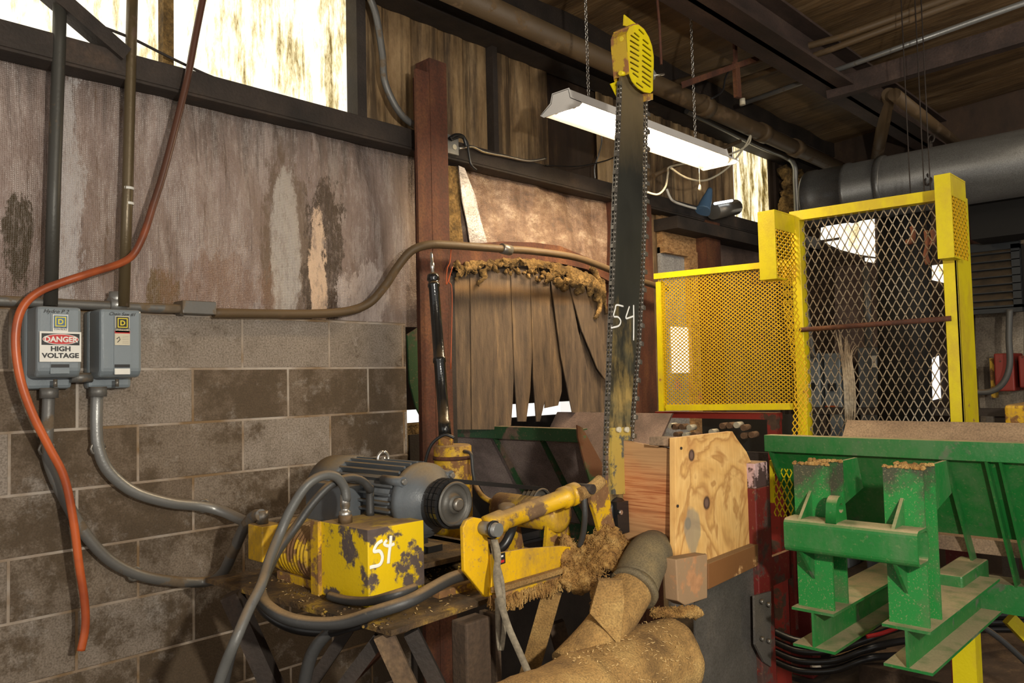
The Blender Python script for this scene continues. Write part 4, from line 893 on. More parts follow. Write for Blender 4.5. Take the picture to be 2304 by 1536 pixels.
a_ = W(1768, 600, x=3.5); b_ = W(1800, 600, x=3.5); z0_ = W(1780, 1000, x=3.5).z
m.lattice((3.5, a_.y, z0_), (0, -1, 0), (0, 0, 1), a_.y-b_.y, a_.z-z0_, .022, .03, .004, .003)
for i, p in enumerate(m.v): m.v[i] = p+Vector((.02*math.sin(p.z*9), .012*math.sin(p.z*7+1), 0))
m.build('torn_mesh_strip', M['yellow_mesh'], GATE)
t = thing('mesh_flap', W(1760, 1165, x=3.0), 'small yellow expanded metal piece between the plywood shield and green post', 'mesh panel')
c_ = W(1738, 1040, x=2.95); d_ = W(1786, 1165, x=2.95)
MB().lattice((2.95, c_.y, d_.z), (0, -1, 0), (0, 0, 1), c_.y-d_.y, c_.z-d_.z, .022, .045, .0035, .003).build('expanded_mesh', M['yellow_clean'], t)
MB().bar(W(1737, 1035, x=2.95), W(1739, 1130, x=2.95), .012, .02, (1, 0, 0)).build('frame_bar', M['yellow_clean'], t)
# red infeed machine behind guards
t = thing('red_machine_frame', (3.95, -1.0, 0), 'dark red steel machine frame under the low yellow guard', 'machine frame')
XM = 3.78
a_ = W(1508, 926, x=XM); b_ = W(1748, 926, x=XM); c_ = W(1748, 944, x=XM)
MB().box((XM, a_.y+.1, c_.z), (XM+.06, b_.y, a_.z)).build('top_rail', M['red_bright'], t)
MB().box((XM, W(1727, 980, x=XM).y, 0), (XM+.06, W(1748, 980, x=XM).y, c_.z)).build('post', M['red_bright'], t)
MB().box((XM+.5, a_.y+.1, 0), (XM+.52, b_.y, c_.z)).build('dark_backdrop', M['dark'], t)  # dark backdrop added for the shaded inside of the frame
MB().box((3.57, pl0+.04, .82), (3.80, pr1, .895)).box((3.57, pr1+.0, 0), (3.66, pr1+.09, .82)).build('gate_carrier', M['red'], t)
MB().box((XM+.05, a_.y+.1, .9), (XM+.5, b_.y, .98)).build('shelf', M['dark_steel'], t)
random.seed(2); k = 0
proto = None
lg = [(1508, 958), (1516, 960), (1533, 960), (1550, 962), (1624, 958), (1640, 957), (1656, 956), (1672, 962), (1560, 978), (1600, 972), (1672, 980), (1690, 978), (1540, 980), (1520, 978)]
tl = tag(MB().box((XM+.26, a_.y+.05, 1.06), (XM+.30, b_.y+.03, 1.12)).build('log_rack', M['dark_steel']), 'dark rack bar carrying the small round stubs in the red frame', 'rack')
for px, py in lg:
    q_ = W(px, py, x=XM+.1)
    o = MB().cyl((XM+.1, q_.y, q_.z), (XM+.16, q_.y, q_.z), .0165, n=14).build('round_stub', M['log'] if k % 3 else M['cream']); k += 1
    tag(o, 'small round wooden stub end showing below the red top rail', 'wood stub', 'round stubs racked in the red frame')
# near red post, bracket
YPW = -1.57
t = thing('red_post', (2.78, -1.6, 0), 'near dark red steel post at the right edge of the plywood shield', 'post')
px0 = W(1702, 1150, y=-1.6).x; px1 = W(1734, 1150, y=-1.6).x; zt = W(1718, 1095, y=-1.6).z
MB().box((px0, -1.60, 0), (px1, -1.53, zt)).build('post_tube', M['red'], t, bevel=.004)
MB().box((px0+.0, -1.60, zt), (px1-.01, -1.53, W(1710, 1040, y=-1.6).z)).build('post_cap_block', paint('scuffed_block', (.09, .05, .05), amt=.5, scale=14, chip=(.3, .2, .2)), t, bevel=.004)
zz1, zz0 = W(1715, 1335, y=-1.61).z, W(1715, 1500, y=-1.61).z
bk = MB().prism([W(1698, 1340, y=-1.61), W(1735, 1330, y=-1.61), W(1735, 1500, y=-1.61), W(1720, 1490, y=-1.61), W(1700, 1450, y=-1.61)], (0, .008, 0)).build('bolted_plate', M['black_sheet'], t)
for px, py in ((1711, 1352), (1726, 1359), (1712, 1436), (1727, 1441)): q_ = W(px, py, y=-1.612); MB().cyl(q_, q_-Vector((0, .012, 0)), .008, n=6).build('bolt', M['dull_steel'], bk)
MB().box((2.80, -1.60, .62), (2.82, W(1792, 1300, x=2.82).y, W(1760, 1205, x=2.82).z)).build('side_plate', M['red'], t)
MB().box((px1-.01, -1.585, .8), (2.82, -1.57, .9)).build('plate_bracket', M['red'], t)
t = thing('support_post', (3.95, -1.15, 0), 'dark red upright leg with a base plate behind the green I-beams', 'post')
c_ = W(1806, 1522, z=.02)
MB().box((c_.x, c_.y-.055, .02), (c_.x+.1, c_.y+.055, 1.0)).build('leg_tube', M['red'], t, bevel=.004)
MB().box((c_.x-.03, c_.y-.08, 0), (c_.x+.14, c_.y+.08, .02)).build('base_plate', M['dark_steel'], t)
o = MB().box((W(1870, 1480, z=.12).x, -1.35, 0), (6.2, -2.4, .12)).build('low_deck', M['leg_wood']); tag(o, 'low dark timber deck on the floor under the green trough', 'deck')
yq0, yq1 = W(2142, 1480, x=3.05).y, W(2196, 1480, x=3.05).y
o = MB().box((3.05, yq0, 0), (3.12, yq1, .70)).build('yellow_stand_post', M['yellow_clean']); tag(o, 'yellow square post standing on the floor under the green trough', 'post')
o = MB().bar(W(2270, 1390, d=3.2), W(2330, 1452, d=3.2), .03, .05).build('yellow_brace', M['yellow_clean']); tag(o, 'short yellow diagonal bar at the lower right edge', 'bar')
# floor hoses
random.seed(11)
for k in range(4):
    py = 1400+k*22
    tube_thing('floor_hose', [W(1742, py+20, d=3.9), W(1800, py+42, d=3.8), W(1880, py+40, d=3.75), W(1950, py+15, d=3.7), W(2010, py-15+k*8, d=3.8), W(2090, py-40+k*14, d=3.9), W(2180, 1372+k*16, d=4.0), W(2310, 1362+k*18, d=4.1)], .017, M['rubber'], 'black rubber hose in the tangled bundle hanging behind the green I-beams', 'hose', 'hoses hanging behind the green beams')
tube_thing('power_cable', WL([(2180, 1395), (2215, 1412), (2260, 1445), (2320, 1500)], d=3.0), .011, M['hose'], 'thick dusty black cable sweeping to the lower right corner', 'cable')
tube_thing('red_braided_hose', WL([(1950, 1432), (1985, 1424), (2018, 1412)], d=3.55), .009, M['red_ink'], 'short red braided hose among the black hoses under the trough', 'hose')
t = thing('floor_valve', W(1835, 1500, d=3.95), 'dusty black pipe with white cap lying beside the red leg', 'pipe')
MB().tube(WL([(1838, 1505), (1880, 1485), (1930, 1465), (1990, 1450)], d=3.9), .02).build('pipe_body', M['hose'], t)
MB().cyl(W(1828, 1506, d=3.9), W(1845, 1500, d=3.9), .028).build('white_cap', M['white'], t)

o = MB().prism(WL([(1032, 372), (1045, 378), (1070, 440), (1085, 500), (1100, 556), (1058, 556), (1050, 500), (1040, 450), (1036, 410)], y=-.045), (0, .004, 0)).noisy(.008, 9).build('foil_flap', rough('silver_foil', [(.3, (.2, .17, .16)), (.55, (.45, .42, .42)), (.75, (.7, .68, .68))], 8, bs=.4, rg=.35, metal=.3)); tag(o, 'folded silver insulation flap hanging right of the rusty column', 'insulation flap')
o = MB().prism(WL([(1006, 372), (1030, 374), (1034, 430), (1038, 500), (1044, 552), (1008, 552)], y=-.03), (0, .004, 0)).noisy(.006, 12).build('insulation_edge', M['fuzz']); tag(o, 'strip of exposed yellow-brown insulation between the column and the silver flap', 'insulation')
# ================================================================= the saw bench
ZB = .93; YS = -1.35
pa = W(462, 1300, z=ZB); pb = W(880, 1418, z=ZB); pc = W(1105, 1343, z=ZB)
t = thing('saw_bench', (1.6, -.9, 0), 'grimy steel bench plate on splayed legs carrying the saw motor and pump', 'bench')
MB().prism([pa, pb, pc, (2.12, -1.33, ZB), (2.2, -.45, ZB), (1.3, -.40, ZB)], (0, 0, -.014)).build('table_top', M['bench_top'], t)
def leg(a, b, w_, h, mat=None): MB().bar(a, b, w_, h).build('leg', mat or M['leg_wood'], t)
def down(px, py, px2, py2, d, d2=None):
    a = W(px, py, d=d); b = W(px2, py2, d=d2 or d); k = a.z/(a.z-b.z); return a, a+(b-a)*k
leg(*down(520, 1335, 612, 1540, 2.42), .075, .05, M['dark_steel'])
leg(*down(862, 1425, 915, 1540, 2.02), .022, .05)
leg(*down(925, 1420, 985, 1540, 2.1), .03, .04, M['dark_steel'])
leg(*down(855, 1435, 775, 1540, 2.05), .02, .035, M['dark_steel'])
a, b = down(1062, 1360, 1064, 1540, 2.12)
MB().box((a.x-.05, a.y-.03, 0), (a.x+.04, a.y+.03, ZB-.014)).build('leg', M['leg_wood'], t, bevel=.006)
MB().box((a.x+.055, a.y-.03, 0), (a.x+.075, a.y+.03, ZB-.014)).build('leg', M['leg_wood'], t)
leg(*down(1243, 1330, 1195, 1500, 2.35), .03, .055, M['sawdust_pipe'])
leg(*down(1250, 1400, 1290, 1540, 2.45), .03, .05)
leg(*down(725, 1540, 820, 1385, 2.3)[::-1] if False else down(800, 1390, 700, 1540, 2.35), .03, .035, M['dark_steel'])
MB().bar(W(780, 1540, d=2.25), W(880, 1440, d=2.2), .04, .02).build('brace', M['rust'], t)
MB().box((1.46, -1.02, ZB), (1.50, -.5, ZB+.075)).box((1.80, -1.02, ZB), (1.84, -.5, ZB+.075)).box((1.46, -1.05, ZB+.06), (1.86, -.5, ZB+.075)).build('motor_rail', M['bench_top'], t)
MB().box((1.50, -1.16, ZB), (1.95, -1.13, ZB+.02)).build('slide_strip', M['yellow_worn'], t)
# --- electric motor
pc_ = W(1018, 1133, y=-1.13); X0, Z0 = pc_.x, pc_.z; RM = .105
t = thing('electric_motor', (X0, -.85, ZB+.075), 'dusty blue-grey electric motor with cooling fins and lifting eye', 'motor')
ax = (0, -1, 0)
MB().rings((X0, -.62, Z0), ax, [(0, RM*.92), (.36, RM*.92)], 40).build('motor_body', M['blue_grey'], t)
MB().rings((X0, -.50, Z0), ax, [(0, .06), (.005, RM*.9), (.02, RM*1.08), (.16, RM*1.12), (.165, RM*1.0)], 40).build('fan_cowl', M['blue_grey'], t)
MB().rings((X0, -.975, Z0), ax, [(0, RM*1.0), (.008, RM*1.08), (.035, RM*1.08), (.038, RM*.98), (.05, RM*.96), (.055, RM*.84), (.07, RM*.80), (.075, RM*.60), (.09, RM*.55), (.095, RM*.36), (.105, .022), (.14, .022)], 44).build('end_bell', M['blue_grey'], t)
m = MB()
for k in range(28):
    a_ = math.radians(k*360/28); 
    d_ = Vector((math.cos(a_), 0, math.sin(a_))); 
    if d_.z < -.8: continue
    m.bar(Vector((X0, -.655, Z0))+d_*(RM*.98), Vector((X0, -.972, Z0))+d_*(RM*.98), .007, RM*.24, d_)
m.build('cooling_fins', M['blue_grey'], t)
for k in (35, 100+45, -35, 215):
    a_ = math.radians(k); d_ = Vector((math.cos(a_), 0, math.sin(a_))); c_ = Vector((X0, -.965, Z0))+d_*RM*1.10
    MB().cyl(c_+Vector((0, .04, 0)), c_-Vector((0, .055, 0)), .015).build('bolt_boss', M['blue_grey'], t)
    MB().cyl(c_-Vector((0, .055, 0)), c_-Vector((0, .066, 0)), .009, n=6).build('bolt', M['steel'], t)
a_ = W(792, 1090, d=2.55); b_ = W(873, 1158, d=2.45)
MB().box((X0-RM-.06, -.82, Z0-.075), (X0-RM+.02, -.62, Z0+.045)).build('terminal_box', M['blue_grey'], t, bevel=.008)
MB().box((X0-RM-.067, -.825, Z0-.08), (X0-RM-.06, -.615, Z0+.05)).build('terminal_cover', M['blue_grey'], t, bevel=.003)
for s_ in (-1, 1): MB().box((X0+s_*.085-.03, -.95, ZB+.075), (X0+s_*.085+.03, -.62, ZB+.095)).prism([(X0+s_*.1, -.9, ZB+.09), (X0+s_*.05, -.9, ZB+.09), (X0+s_*.05, -.9, Z0-.07), (X0+s_*.08, -.9, Z0-.05)], (0, .25, 0)).build('motor_foot', M['blue_grey'], t)
q_ = W(926, 1024, y=-.80)
eb = MB(); ez = q_.z; zt = Z0+RM*1.05
eb.tube([(X0+.021*math.sin(k), -.80, ez+.021*math.cos(k)) for k in [i*2*math.pi/18 for i in range(19)]], .0055, 10, 0)
eb.rings((X0, -.80, zt-.01), (0, 0, 1), [(0, .014), (.012, .014), (.014, .008), (max(.02, ez-.02-zt+.012), .007)], 14)
for i, p in enumerate(eb.v): eb.v[i] = p+Vector((q_.x-X0, 0, 0))*0
eb.build('lifting_eye', M['steel'], t)
def pulley(p, d, R, n, wd, mat, parent, hub=True):
    prof = [(0, .02), (.001, R)]; st = wd/n
    for k in range(n): prof += [(st*k+st*.12, R), (st*k+st*.5, R*.86), (st*k+st*.88, R)]
    prof += [(wd, R), (wd+.001, R*.93), (wd+.003, R*.9), (wd-.012, R*.86), (wd-.012, R*.5), (wd, R*.42), (wd+.004, R*.38), (wd+.004, .002)]
    o = MB().rings(p, d, prof, 40).build('pulley', mat, parent)
    MB().rings(Vector(p)+Vector(d)*wd, d, [(0, .019), (.016, .018), (.018, .012)], 16).build('shaft_end', M['dull_steel'], o)
    return o
cast = paint('dusty_cast_iron', (.10, .095, .085), amt=.35, scale=10, rough=.5, metal=.3, chip=(.06, .05, .04), dust=.6)
pulley((X0, -1.085, Z0), ax, .066, 3, .06, cast, t)
# belt to the saw arbor
qa = W(1205, 1135, y=-1.10); XA_, ZA_ = W(1200, 1128, y=-1.10).x, W(1200, 1128, y=-1.10).z; RA = .045
m = MB()
for k in range(3):
    yk = -1.092-.018*k; pts = []
    for i in range(13): a_ = math.radians(90+180*i/12); pts.append((X0+.067*math.cos(a_), yk, Z0+.067*math.sin(a_)))
    for i in range(13): a_ = math.radians(270+180*i/12); pts.append((XA_+RA*math.cos(a_), yk, ZA_+RA*math.sin(a_)))
    pts.append(pts[0])
    for i in range(len(pts)-1): m.bar(pts[i], pts[i+1], .013, .008, (0, 1, 0)) if False else m.bar(pts[i], pts[i+1], .013, .012, (0, 1, 0))
o = m.build('drive_belt', M['rubber']); tag(o, 'black drive belts running from the grey motor pulley to the saw arbor', 'belt')
# --- saw
YSn = YS-.008; BX = W(1425, 900, y=YS).x; print('BX', BX, W(1370, 900, y=YS).x)
sawm = NT('guide_bar_steel', True); o_ = sawm.sep()
nn = sawm.noise(9, 9, sawm.coord((2.2, 1, .6)), .72)
base = sawm.ramp(sawm.noise(4, 6, sawm.coord((1, 1, .5))), [(.35, (.02, .021, .019)), (.6, (.05, .05, .042))])
f1 = sawm.math('MULTIPLY', sawm.ramp(sawm.math('ADD', sawm.math('MULTIPLY', sawm.math('SUBTRACT', 1.78, o_[2]), 1.0), sawm.math('MULTIPLY', nn, 1.0)), [(.55, 0.), (.85, 1.)]), sawm.ramp(sawm.math('ADD', sawm.math('MULTIPLY', sawm.math('SUBTRACT', BX, o_[0]), 7.0), sawm.math('MULTIPLY', nn, 1.1)), [(.35, 0.), (.75, 1.)]))
f1 = sawm.math('MULTIPLY', f1, sawm.ramp(sawm.noise(16, 9, sawm.coord((1.6, 1, .5)), .75), [(.38, .15), (.52, 1.)]))
c_ = sawm.mix(f1, base, sawm.mix(sawm.ramp(sawm.noise(11, 7), [(.4, 0.), (.6, 1.)]), (.50, .35, .12), (.20, .17, .09)))
tp = sawm.ramp(sawm.math('ADD', sawm.math('SUBTRACT', o_[2], 2.18), sawm.math('MULTIPLY', nn, .3)), [(.2, 0.), (.42, .9)])
c_ = sawm.mix(tp, c_, sawm.mix(nn, (.26, .19, .09), (.12, .10, .07)))
M['bar'] = sawm.done(c_, .32, .35)
t = thing('bar_saw', (2.05, YS, ZB), 'upright giant chain saw bar with white painted 54 and yellow tip guard', 'chain saw')
Lft = [(1400, 150), (1398, 190), (1394, 300), (1387, 430), (1382, 600), (1376, 760), (1371, 900), (1367, 1000), (1366, 1120), (1370, 1185)]
Rgt = [(1402, 1190), (1410, 1100), (1415, 1000), (1422, 900), (1432, 780), (1440, 640), (1445, 500), (1447, 350), (1448, 200), (1446, 140), (1436, 108), (1420, 100), (1406, 115)]
plate(Lft+Rgt, (0, .012, 0), y=YS-.006).build('guide_bar', M['bar'], t, bevel=.001)
def resample(P, step):
    out = []; acc = 0; out.append((P[0], (P[1]-P[0]).normalized()))
    for a_, b_ in zip(P, P[1:]):
        L_ = (b_-a_).length; d_ = (b_-a_)/L_; s_ = step-acc
        while s_ <= L_: out.append((a_+d_*s_, d_)); s_ += step
        acc = (acc+L_) % step
    return out
m = MB()
ch = [(x-4, y) for x, y in Lft[1:]]+[(1382, 1204), (1400, 1200)]
ch2 = [(x+4, y) for x, y in Rgt[:-3]]
for side, pl in ((-1, ch), (1, ch2[::-1])):
    for i, (p, d_) in enumerate(resample(WL(pl, y=YS), .0155)):
        nrm = Vector((d_.z, 0, -d_.x)); nrm = nrm if nrm.x*side > 0 else -nrm
        for yy in (-.0055, .0055):
            m.bar(p-d_*.0088+Vector((0, yy, 0)), p+d_*.0088+Vector((0, yy, 0)), .0125 if i % 2 else .0095, .0024, (0, 1, 0))
        m.cyl(p+Vector((0, -.0098, 0)), p+Vector((0, .0098, 0)), .0034, n=6)
        if i % 4 == 0:
            m.prism([p-d_*.008+nrm*.003, p+d_*.008+nrm*.003, p+d_*.008+nrm*.016, p-d_*.005+nrm*.015], (0, -.011, 0))
        if i % 4 == 2: m.prism([p-d_*.004-nrm*.003, p+d_*.004-nrm*.003, p-nrm*.010], (0, .003, 0))
m.build('saw_chain', M['chain'], t)
Zp = lambda x, y: (880+x/2.56, 500+y/2.56)
w_ = flat('white_paint_mark', (.85, .85, .82), .6)
nb = MB().tube(WL([Zp(*p) for p in ((1340, 484), (1300, 476), (1292, 500), (1283, 540), (1308, 545), (1324, 568), (1312, 596), (1268, 607))], y=YS-.0075), .0032, 8, 4)
nb.tube(WL([Zp(*p) for p in ((1374, 484), (1362, 520), (1354, 552), (1376, 548), (1402, 538))], y=YS-.0075), .0032, 8, 4)
nb.tube(WL([Zp(*p) for p in ((1398, 476), (1399, 560), (1398, 680))], y=YS-.0075), .0034, 8, 4)
for i, p in enumerate(nb.v): nb.v[i] = Vector((p.x, YS-.0068+(p.y-(YS-.0075))*.25, p.z))
nb.build('painted_number', w_, t)
mp = plate([(1373, 962), (1415, 960), (1412, 1030), (1408, 1110), (1375, 1112), (1371, 1030)], (0, -.008, 0), y=YS-.006).build('mount_plate', paint('flaked_mount', (.50, .36, .08), amt=.46, scale=14, chip=(.05, .05, .04), dust=.7), t)
for px in (1388, 1406): q_ = W(px, 966, y=YS-.014); MB().cyl(q_, q_-Vector((0, .012, 0)), .009, n=12).build('bolt', M['cream'], mp)
# sprocket and black gear block
q_ = W(1384, 1150, y=YS); MB().rings(q_+Vector((0, .02, 0)), (0, -1, 0), [(0, .03), (.002, .045), (.035, .045), (.037, .03)], 16).build('sprocket', M['rubber'], t)
plate([(1376, 1128), (1402, 1125), (1405, 1195), (1380, 1200)], (0, -.02, 0), y=YS-.012).build('gear_block', paint('oily_black', (.015, .016, .018), amt=.2, rough=.2, dust=.2), t)
q_ = W(1394, 1152, y=YS-.034); MB().cyl(q_, q_-Vector((0, .008, 0)), .008, n=6).build('bolt', M['steel'], t)
# tip guard
G = lambda x, y: W(1300+x/3.84, y/3.84, y=YG)
YG = YS-.035
out = [(420, 290), (440, 240), (480, 216), (520, 215), (570, 255), (610, 320), (638, 400), (652, 490), (652, 580), (646, 650), (645, 785), (622, 806), (570, 796), (520, 762), (470, 702), (446, 640), (440, 560), (430, 450), (422, 350)]
org = G(540, 500)
loc = lambda x, y: ((G(x, y)-org).x, (G(x, y)-org).z)
def slot(x0, y0, x1, y1, r=7):
    a_ = Vector((x0, y0)); b_ = Vector((x1, y1)); d_ = (b_-a_).normalized(); n_ = Vector((-d_.y, d_.x)); pts = []
    for c_, s_ in ((b_, 1), (a_, -1)):
        for k in range(5):
            th = -math.pi/2+math.pi*k/4; pts.append(c_+(d_*math.cos(th)+n_*math.sin(th))*r*s_)
    return [loc(p.x, p.y) for p in pts]
sl = [(487, 287, 527, 320), (458, 308, 525, 352), (452, 352, 525, 396), (452, 398, 525, 442), (452, 444, 525, 486), (452, 492, 525, 532), (452, 538, 522, 578), (458, 590, 520, 626), (475, 634, 520, 668), (505, 718, 560, 758),
      (527, 258, 567, 296), (562, 345, 606, 380), (560, 386, 628, 438), (558, 434, 628, 486), (558, 480, 630, 530), (556, 526, 630, 576), (556, 572, 630, 622), (556, 618, 628, 668), (556, 662, 625, 710), (556, 704, 624, 752)]
tg = curve_mesh('tip_guard', [[loc(*p) for p in out]]+[slot(*s_) for s_ in sl], M4=frame(org, (1, 0, 0), (0, 0, 1)), thick=.004, mat=M['yellow_clean'], parent=t)
m = MB(); n = len(out); P = [G(*p) for p in out]; Q = [p+Vector((0, .062, 0)) for p in P]
keep = [i for i in range(n) if not (11 <= i <= 14)]
for i in keep: m.add([P[i], P[(i+1) % n], Q[(i+1) % n], Q[i]], [(0, 1, 2, 3)])
o = m.build('guard_side_wall', paint('rusty_yellow', (.55, .36, .02), amt=.5, scale=12, chip=(.16, .07, .025), dust=.3), tg); sd = o.modifiers.new('s', 'SOLIDIFY'); sd.thickness = .004
MB().prism([q+Vector((0, .0, 0)) for q in Q[::1]], (0, .003, 0)).build('guard_back_plate', M['yellow_worn'], tg)
for (x, y) in ((395, 345), (385, 640)):
    q_ = W(1300+x/3.84, y/3.84, y=YG+.02); MB().cyl(q_-Vector((.012, 0, 0)), q_+Vector((.014, 0, .004)), .008, n=10).build('hinge', M['yellow_clean'], tg)
plate([(1300+x/3.84, y/3.84) for x, y in ((403, 126), (512, 212), (480, 216), (440, 232), (398, 218))], (0, .004, 0), y=YG+.03).build('top_fin', M['yellow_clean'], tg)
plate([(1300+x/3.84, y/3.84) for x, y in ((285, 722), (372, 690), (375, 770), (364, 882))], (0, .004, 0), y=YG+.05).build('lower_fin', M['yellow_clean'], tg)
plate([(1300+x/3.84, y/3.84) for x, y in ((650, 590), (682, 640), (665, 685), (648, 640))], (0, .006, 0), y=YG+.03).build('side_lug', M['galv'], tg)
MB().cyl(W(1300+665/3.84, 652/3.84, y=YG+.03), W(1300+745/3.84, 640/3.84, y=YG+.03), .0035).build('lock_bolt', M['steel'], tg)
plate([(1300+x/3.84, y/3.84) for x, y in ((605, 812), (650, 806), (650, 860), (610, 866))], (0, .03, 0), y=YG+.01).build('bottom_bracket', M['yellow_worn'], tg)
# pivot arm and arbor
plate([(1330, 1098), (1352, 1082), (1366, 1080), (1374, 1130), (1378, 1160), (1386, 1190), (1398, 1222), (1376, 1226), (1352, 1206), (1340, 1160), (1330, 1130)], (0, .012, 0), y=YS-.03).build('swing_plate', M['yellow_worn'], t)
c0 = W(1330, 1100, y=YS-.02); MB().tube([c0+Vector((-.06, 0, -.01)), c0, c0+Vector((.05, 0, .02))], .02, 12, 4).build('swing_arm', M['sawdust_pipe'], t)
c_ = W(1262, 1160, y=-1.25)
MB().rings((c_.x, -.98, c_.z), ax, [(0, .03), (.001, .052), (.27, .052), (.28, .03)], 30).build('arbor_housing', M['yellow_worn'], t)
MB().prism([(c_.x-.07, -1.0, ZB), (c_.x+.09, -1.0, ZB), (c_.x+.05, -1.0, c_.z), (c_.x-.04, -1.0, c_.z)], (0, -.012, 0)).build('arbor_bracket', M['yellow_worn'], t)
MB().prism([(c_.x-.07, -1.22, ZB), (c_.x+.09, -1.22, ZB), (c_.x+.05, -1.22, c_.z), (c_.x-.04, -1.22, c_.z)], (0, -.012, 0)).build('arbor_bracket', M['yellow_worn'], t)
pulley((XA_, -1.085, ZA_), ax, .047, 3, .055, cast, t)
# cylinder + mount
t = thing('cylinder_mount', (1.75, -1.31, ZB), 'yellow upright bracket and long sloping plate on the front edge of the bench', 'bracket')
plate([(1042, 1186), (1050, 1170), (1066, 1163), (1084, 1166), (1096, 1200), (1104, 1250), (1106, 1342), (1092, 1343), (1072, 1318), (1045, 1285)], (0, .014, 0), y=-1.315).build('upright_plate', M['yellow'], t, bevel=.003)
fp = plate([(1104, 1247), (1180, 1234), (1262, 1228), (1320, 1232), (1352, 1240), (1322, 1262), (1262, 1288), (1190, 1312), (1106, 1340)], (0, .010, 0), y=-1.322).build('sloping_plate', M['yellow'], t, bevel=.002)
MB().bar(W(1110, 1328, y=-1.335), W(1318, 1266, y=-1.335), .02, .014).build('lower_ledge', M['sawdust_pipe'], t)
MB().bar(W(1112, 1342, y=-1.34), W(1310, 1284, y=-1.34), .012, .010).build('bottom_lip', M['yellow_worn'], t)
lb = plate([(1112, 1248), (1136, 1242), (1137, 1266), (1114, 1274)], (0, -.001, 0), y=-1.323).build('black_label', M['black'], t)
plate([(1116, 1252), (1132, 1248), (1132, 1252), (1117, 1256)], (0, -.001, 0), y=-1.3245).build('label_stripe', M['white'], lb)
plate([(1122, 1262), (1134, 1258), (1134, 1264), (1123, 1267)], (0, -.001, 0), y=-1.3245).build('label_patch', M['red_ink'], lb)
a_ = W(1088, 1187, y=-1.32); b_ = W(1302, 1107, y=-1.34); dv = (b_-a_).normalized(); L_ = (b_-a_).length
t = thing('hydraulic_cylinder', a_, 'yellow hydraulic cylinder slanting from the bracket up to the saw pivot', 'hydraulic cylinder')
MB().rings(a_, dv, [(.01, .012), (.012, .03), (L_*.17, .032), (L_*.18, .0265), (L_*.80, .0265), (L_*.81, .033), (L_*.87, .033), (L_*.875, .030), (L_*.9, .030), (L_*.905, .034), (L_*.97, .034), (L_*.98, .02)], 30).build('barrel', M['yellow'], t)
MB().cyl(a_-Vector((0, .058, 0)), a_+Vector((0, .03, 0)), .0185).build('pivot_pin', M['galv'], t)
MB().rings(a_+Vector((0, -.036, 0)), (0, -1, 0), [(0, .024), (.006, .024), (.007, .02)], 20).build('pin_washer', M['rubber'], t)
MB().cyl(b_-dv*.02, b_+dv*.05, .016).build('piston_rod', M['steel'], t)
c_ = W(1330, 1100, y=-1.39)
MB().bar(b_+dv*.02+Vector((0, -.022, 0)), c_+Vector((0, .02, 0))+dv*.015, .034, .012, (0, 1, 0)).build('clevis', M['galv'], t)
MB().cyl(c_-Vector((0, .008, 0)), c_+Vector((0, .05, 0)), .015).build('clevis_pin', M['dark_steel'], t)
c_ = W(1140, 1143, y=-1.30); MB().rings(c_-Vector((0, 0, .03)), (0, 0, 1), [(0, .022), (.04, .024), (.045, .014)], 18).build('hose_port', M['pipe_brown'], t)
# yellow pump box and pump
a_ = W(830, 1370, z=ZB); zt = a_.z+.212; 
xr = W(955, 1260, y=a_.y).x; yb_ = W(722, 1260, x=a_.x).y
t = thing('pump_housing', ((a_.x+xr)/2, (a_.y+yb_)/2, ZB), 'square yellow steel box with sprayed white 54 and flaked black patches', 'pump housing')
bx = MB().box((a_.x, a_.y, ZB), (xr, yb_, zt)).build('housing_box', paint('flaking_yellow', (.90, .62, .01), amt=.47, scale=9, chip=(.055, .04, .035), rough=.35, dust=1.), t, bevel=.003)
Y5 = a_.y-.003
wp = NT('sprayed_white'); wp.done((.9, .88, .78), .6); WP = wp.m
nb = MB(); 
for pts, r in (([(862, 1216), (850, 1224), (843, 1240), (856, 1240), (862, 1254), (856, 1270), (840, 1275), (833, 1277)], .0055), ([(872, 1215), (866, 1224), (876, 1228), (889, 1223)], .005), ([(881, 1205), (880, 1222), (877, 1245), (875, 1268)], .0055)):
    nb.tube(WL(pts, y=Y5), r, 8, 5)
for i, p in enumerate(nb.v): nb.v[i] = Vector((p.x, a_.y-.0008+(p.y-Y5)*.12, p.z))
nb.build('sprayed_number', WP, t)
MB().box((a_.x-.012, yb_-.004, ZB), (a_.x, yb_+.035, zt)).build('edge_flange', M['yellow_worn'], t)
def fitting(name, c, parent):
    o = MB().rings(c, (0, 0, 1), [(0, .016), (.018, .018), (.02, .012), (.03, .012), (.031, .0145), (.065, .0135)], 14).build(name, M['steel'], parent); return o
f1 = W(777, 1168, d=2.30); f1.z = zt
MB().cyl((f1.x, f1.y, zt), (f1.x, f1.y, zt+.022), .02, n=6).build('port_nut', M['pipe_brown'], t); f1.z = zt+.015
fitting('hose_fitting', f1, t)
f2 = W(833, 1155, d=2.42); f2.z = zt; 
yp = yb_+.03; pc_ = W(660, 1215, d=2.58); XPm, ZPm = (a_.x+xr)/2-.02, ZB+.098
t = thing('hydraulic_pump', (XPm, yp+.15, ZB), 'small ribbed yellow motor with oily worn paint joined to the square yellow box', 'motor')
prof = [(0, .04), (.005, .07), (.03, .074)]
for k in range(9): prof += [(.04+k*.019, .076), (.046+k*.019, .088), (.05+k*.019, .088), (.056+k*.019, .076)]
prof += [(.22, .078), (.23, .088), (.27, .088), (.28, .066)]
MB().rings((XPm, yp, ZPm), (0, 1, 0), prof, 32).build('pump_body', M['yellow_worn'], t)
MB().box((XPm-.06, yp+.03, ZB), (XPm+.06, yp+.25, ZB+.025)).build('pump_foot', M['yellow_worn'], t)
jb = W(585, 1215, d=2.50)
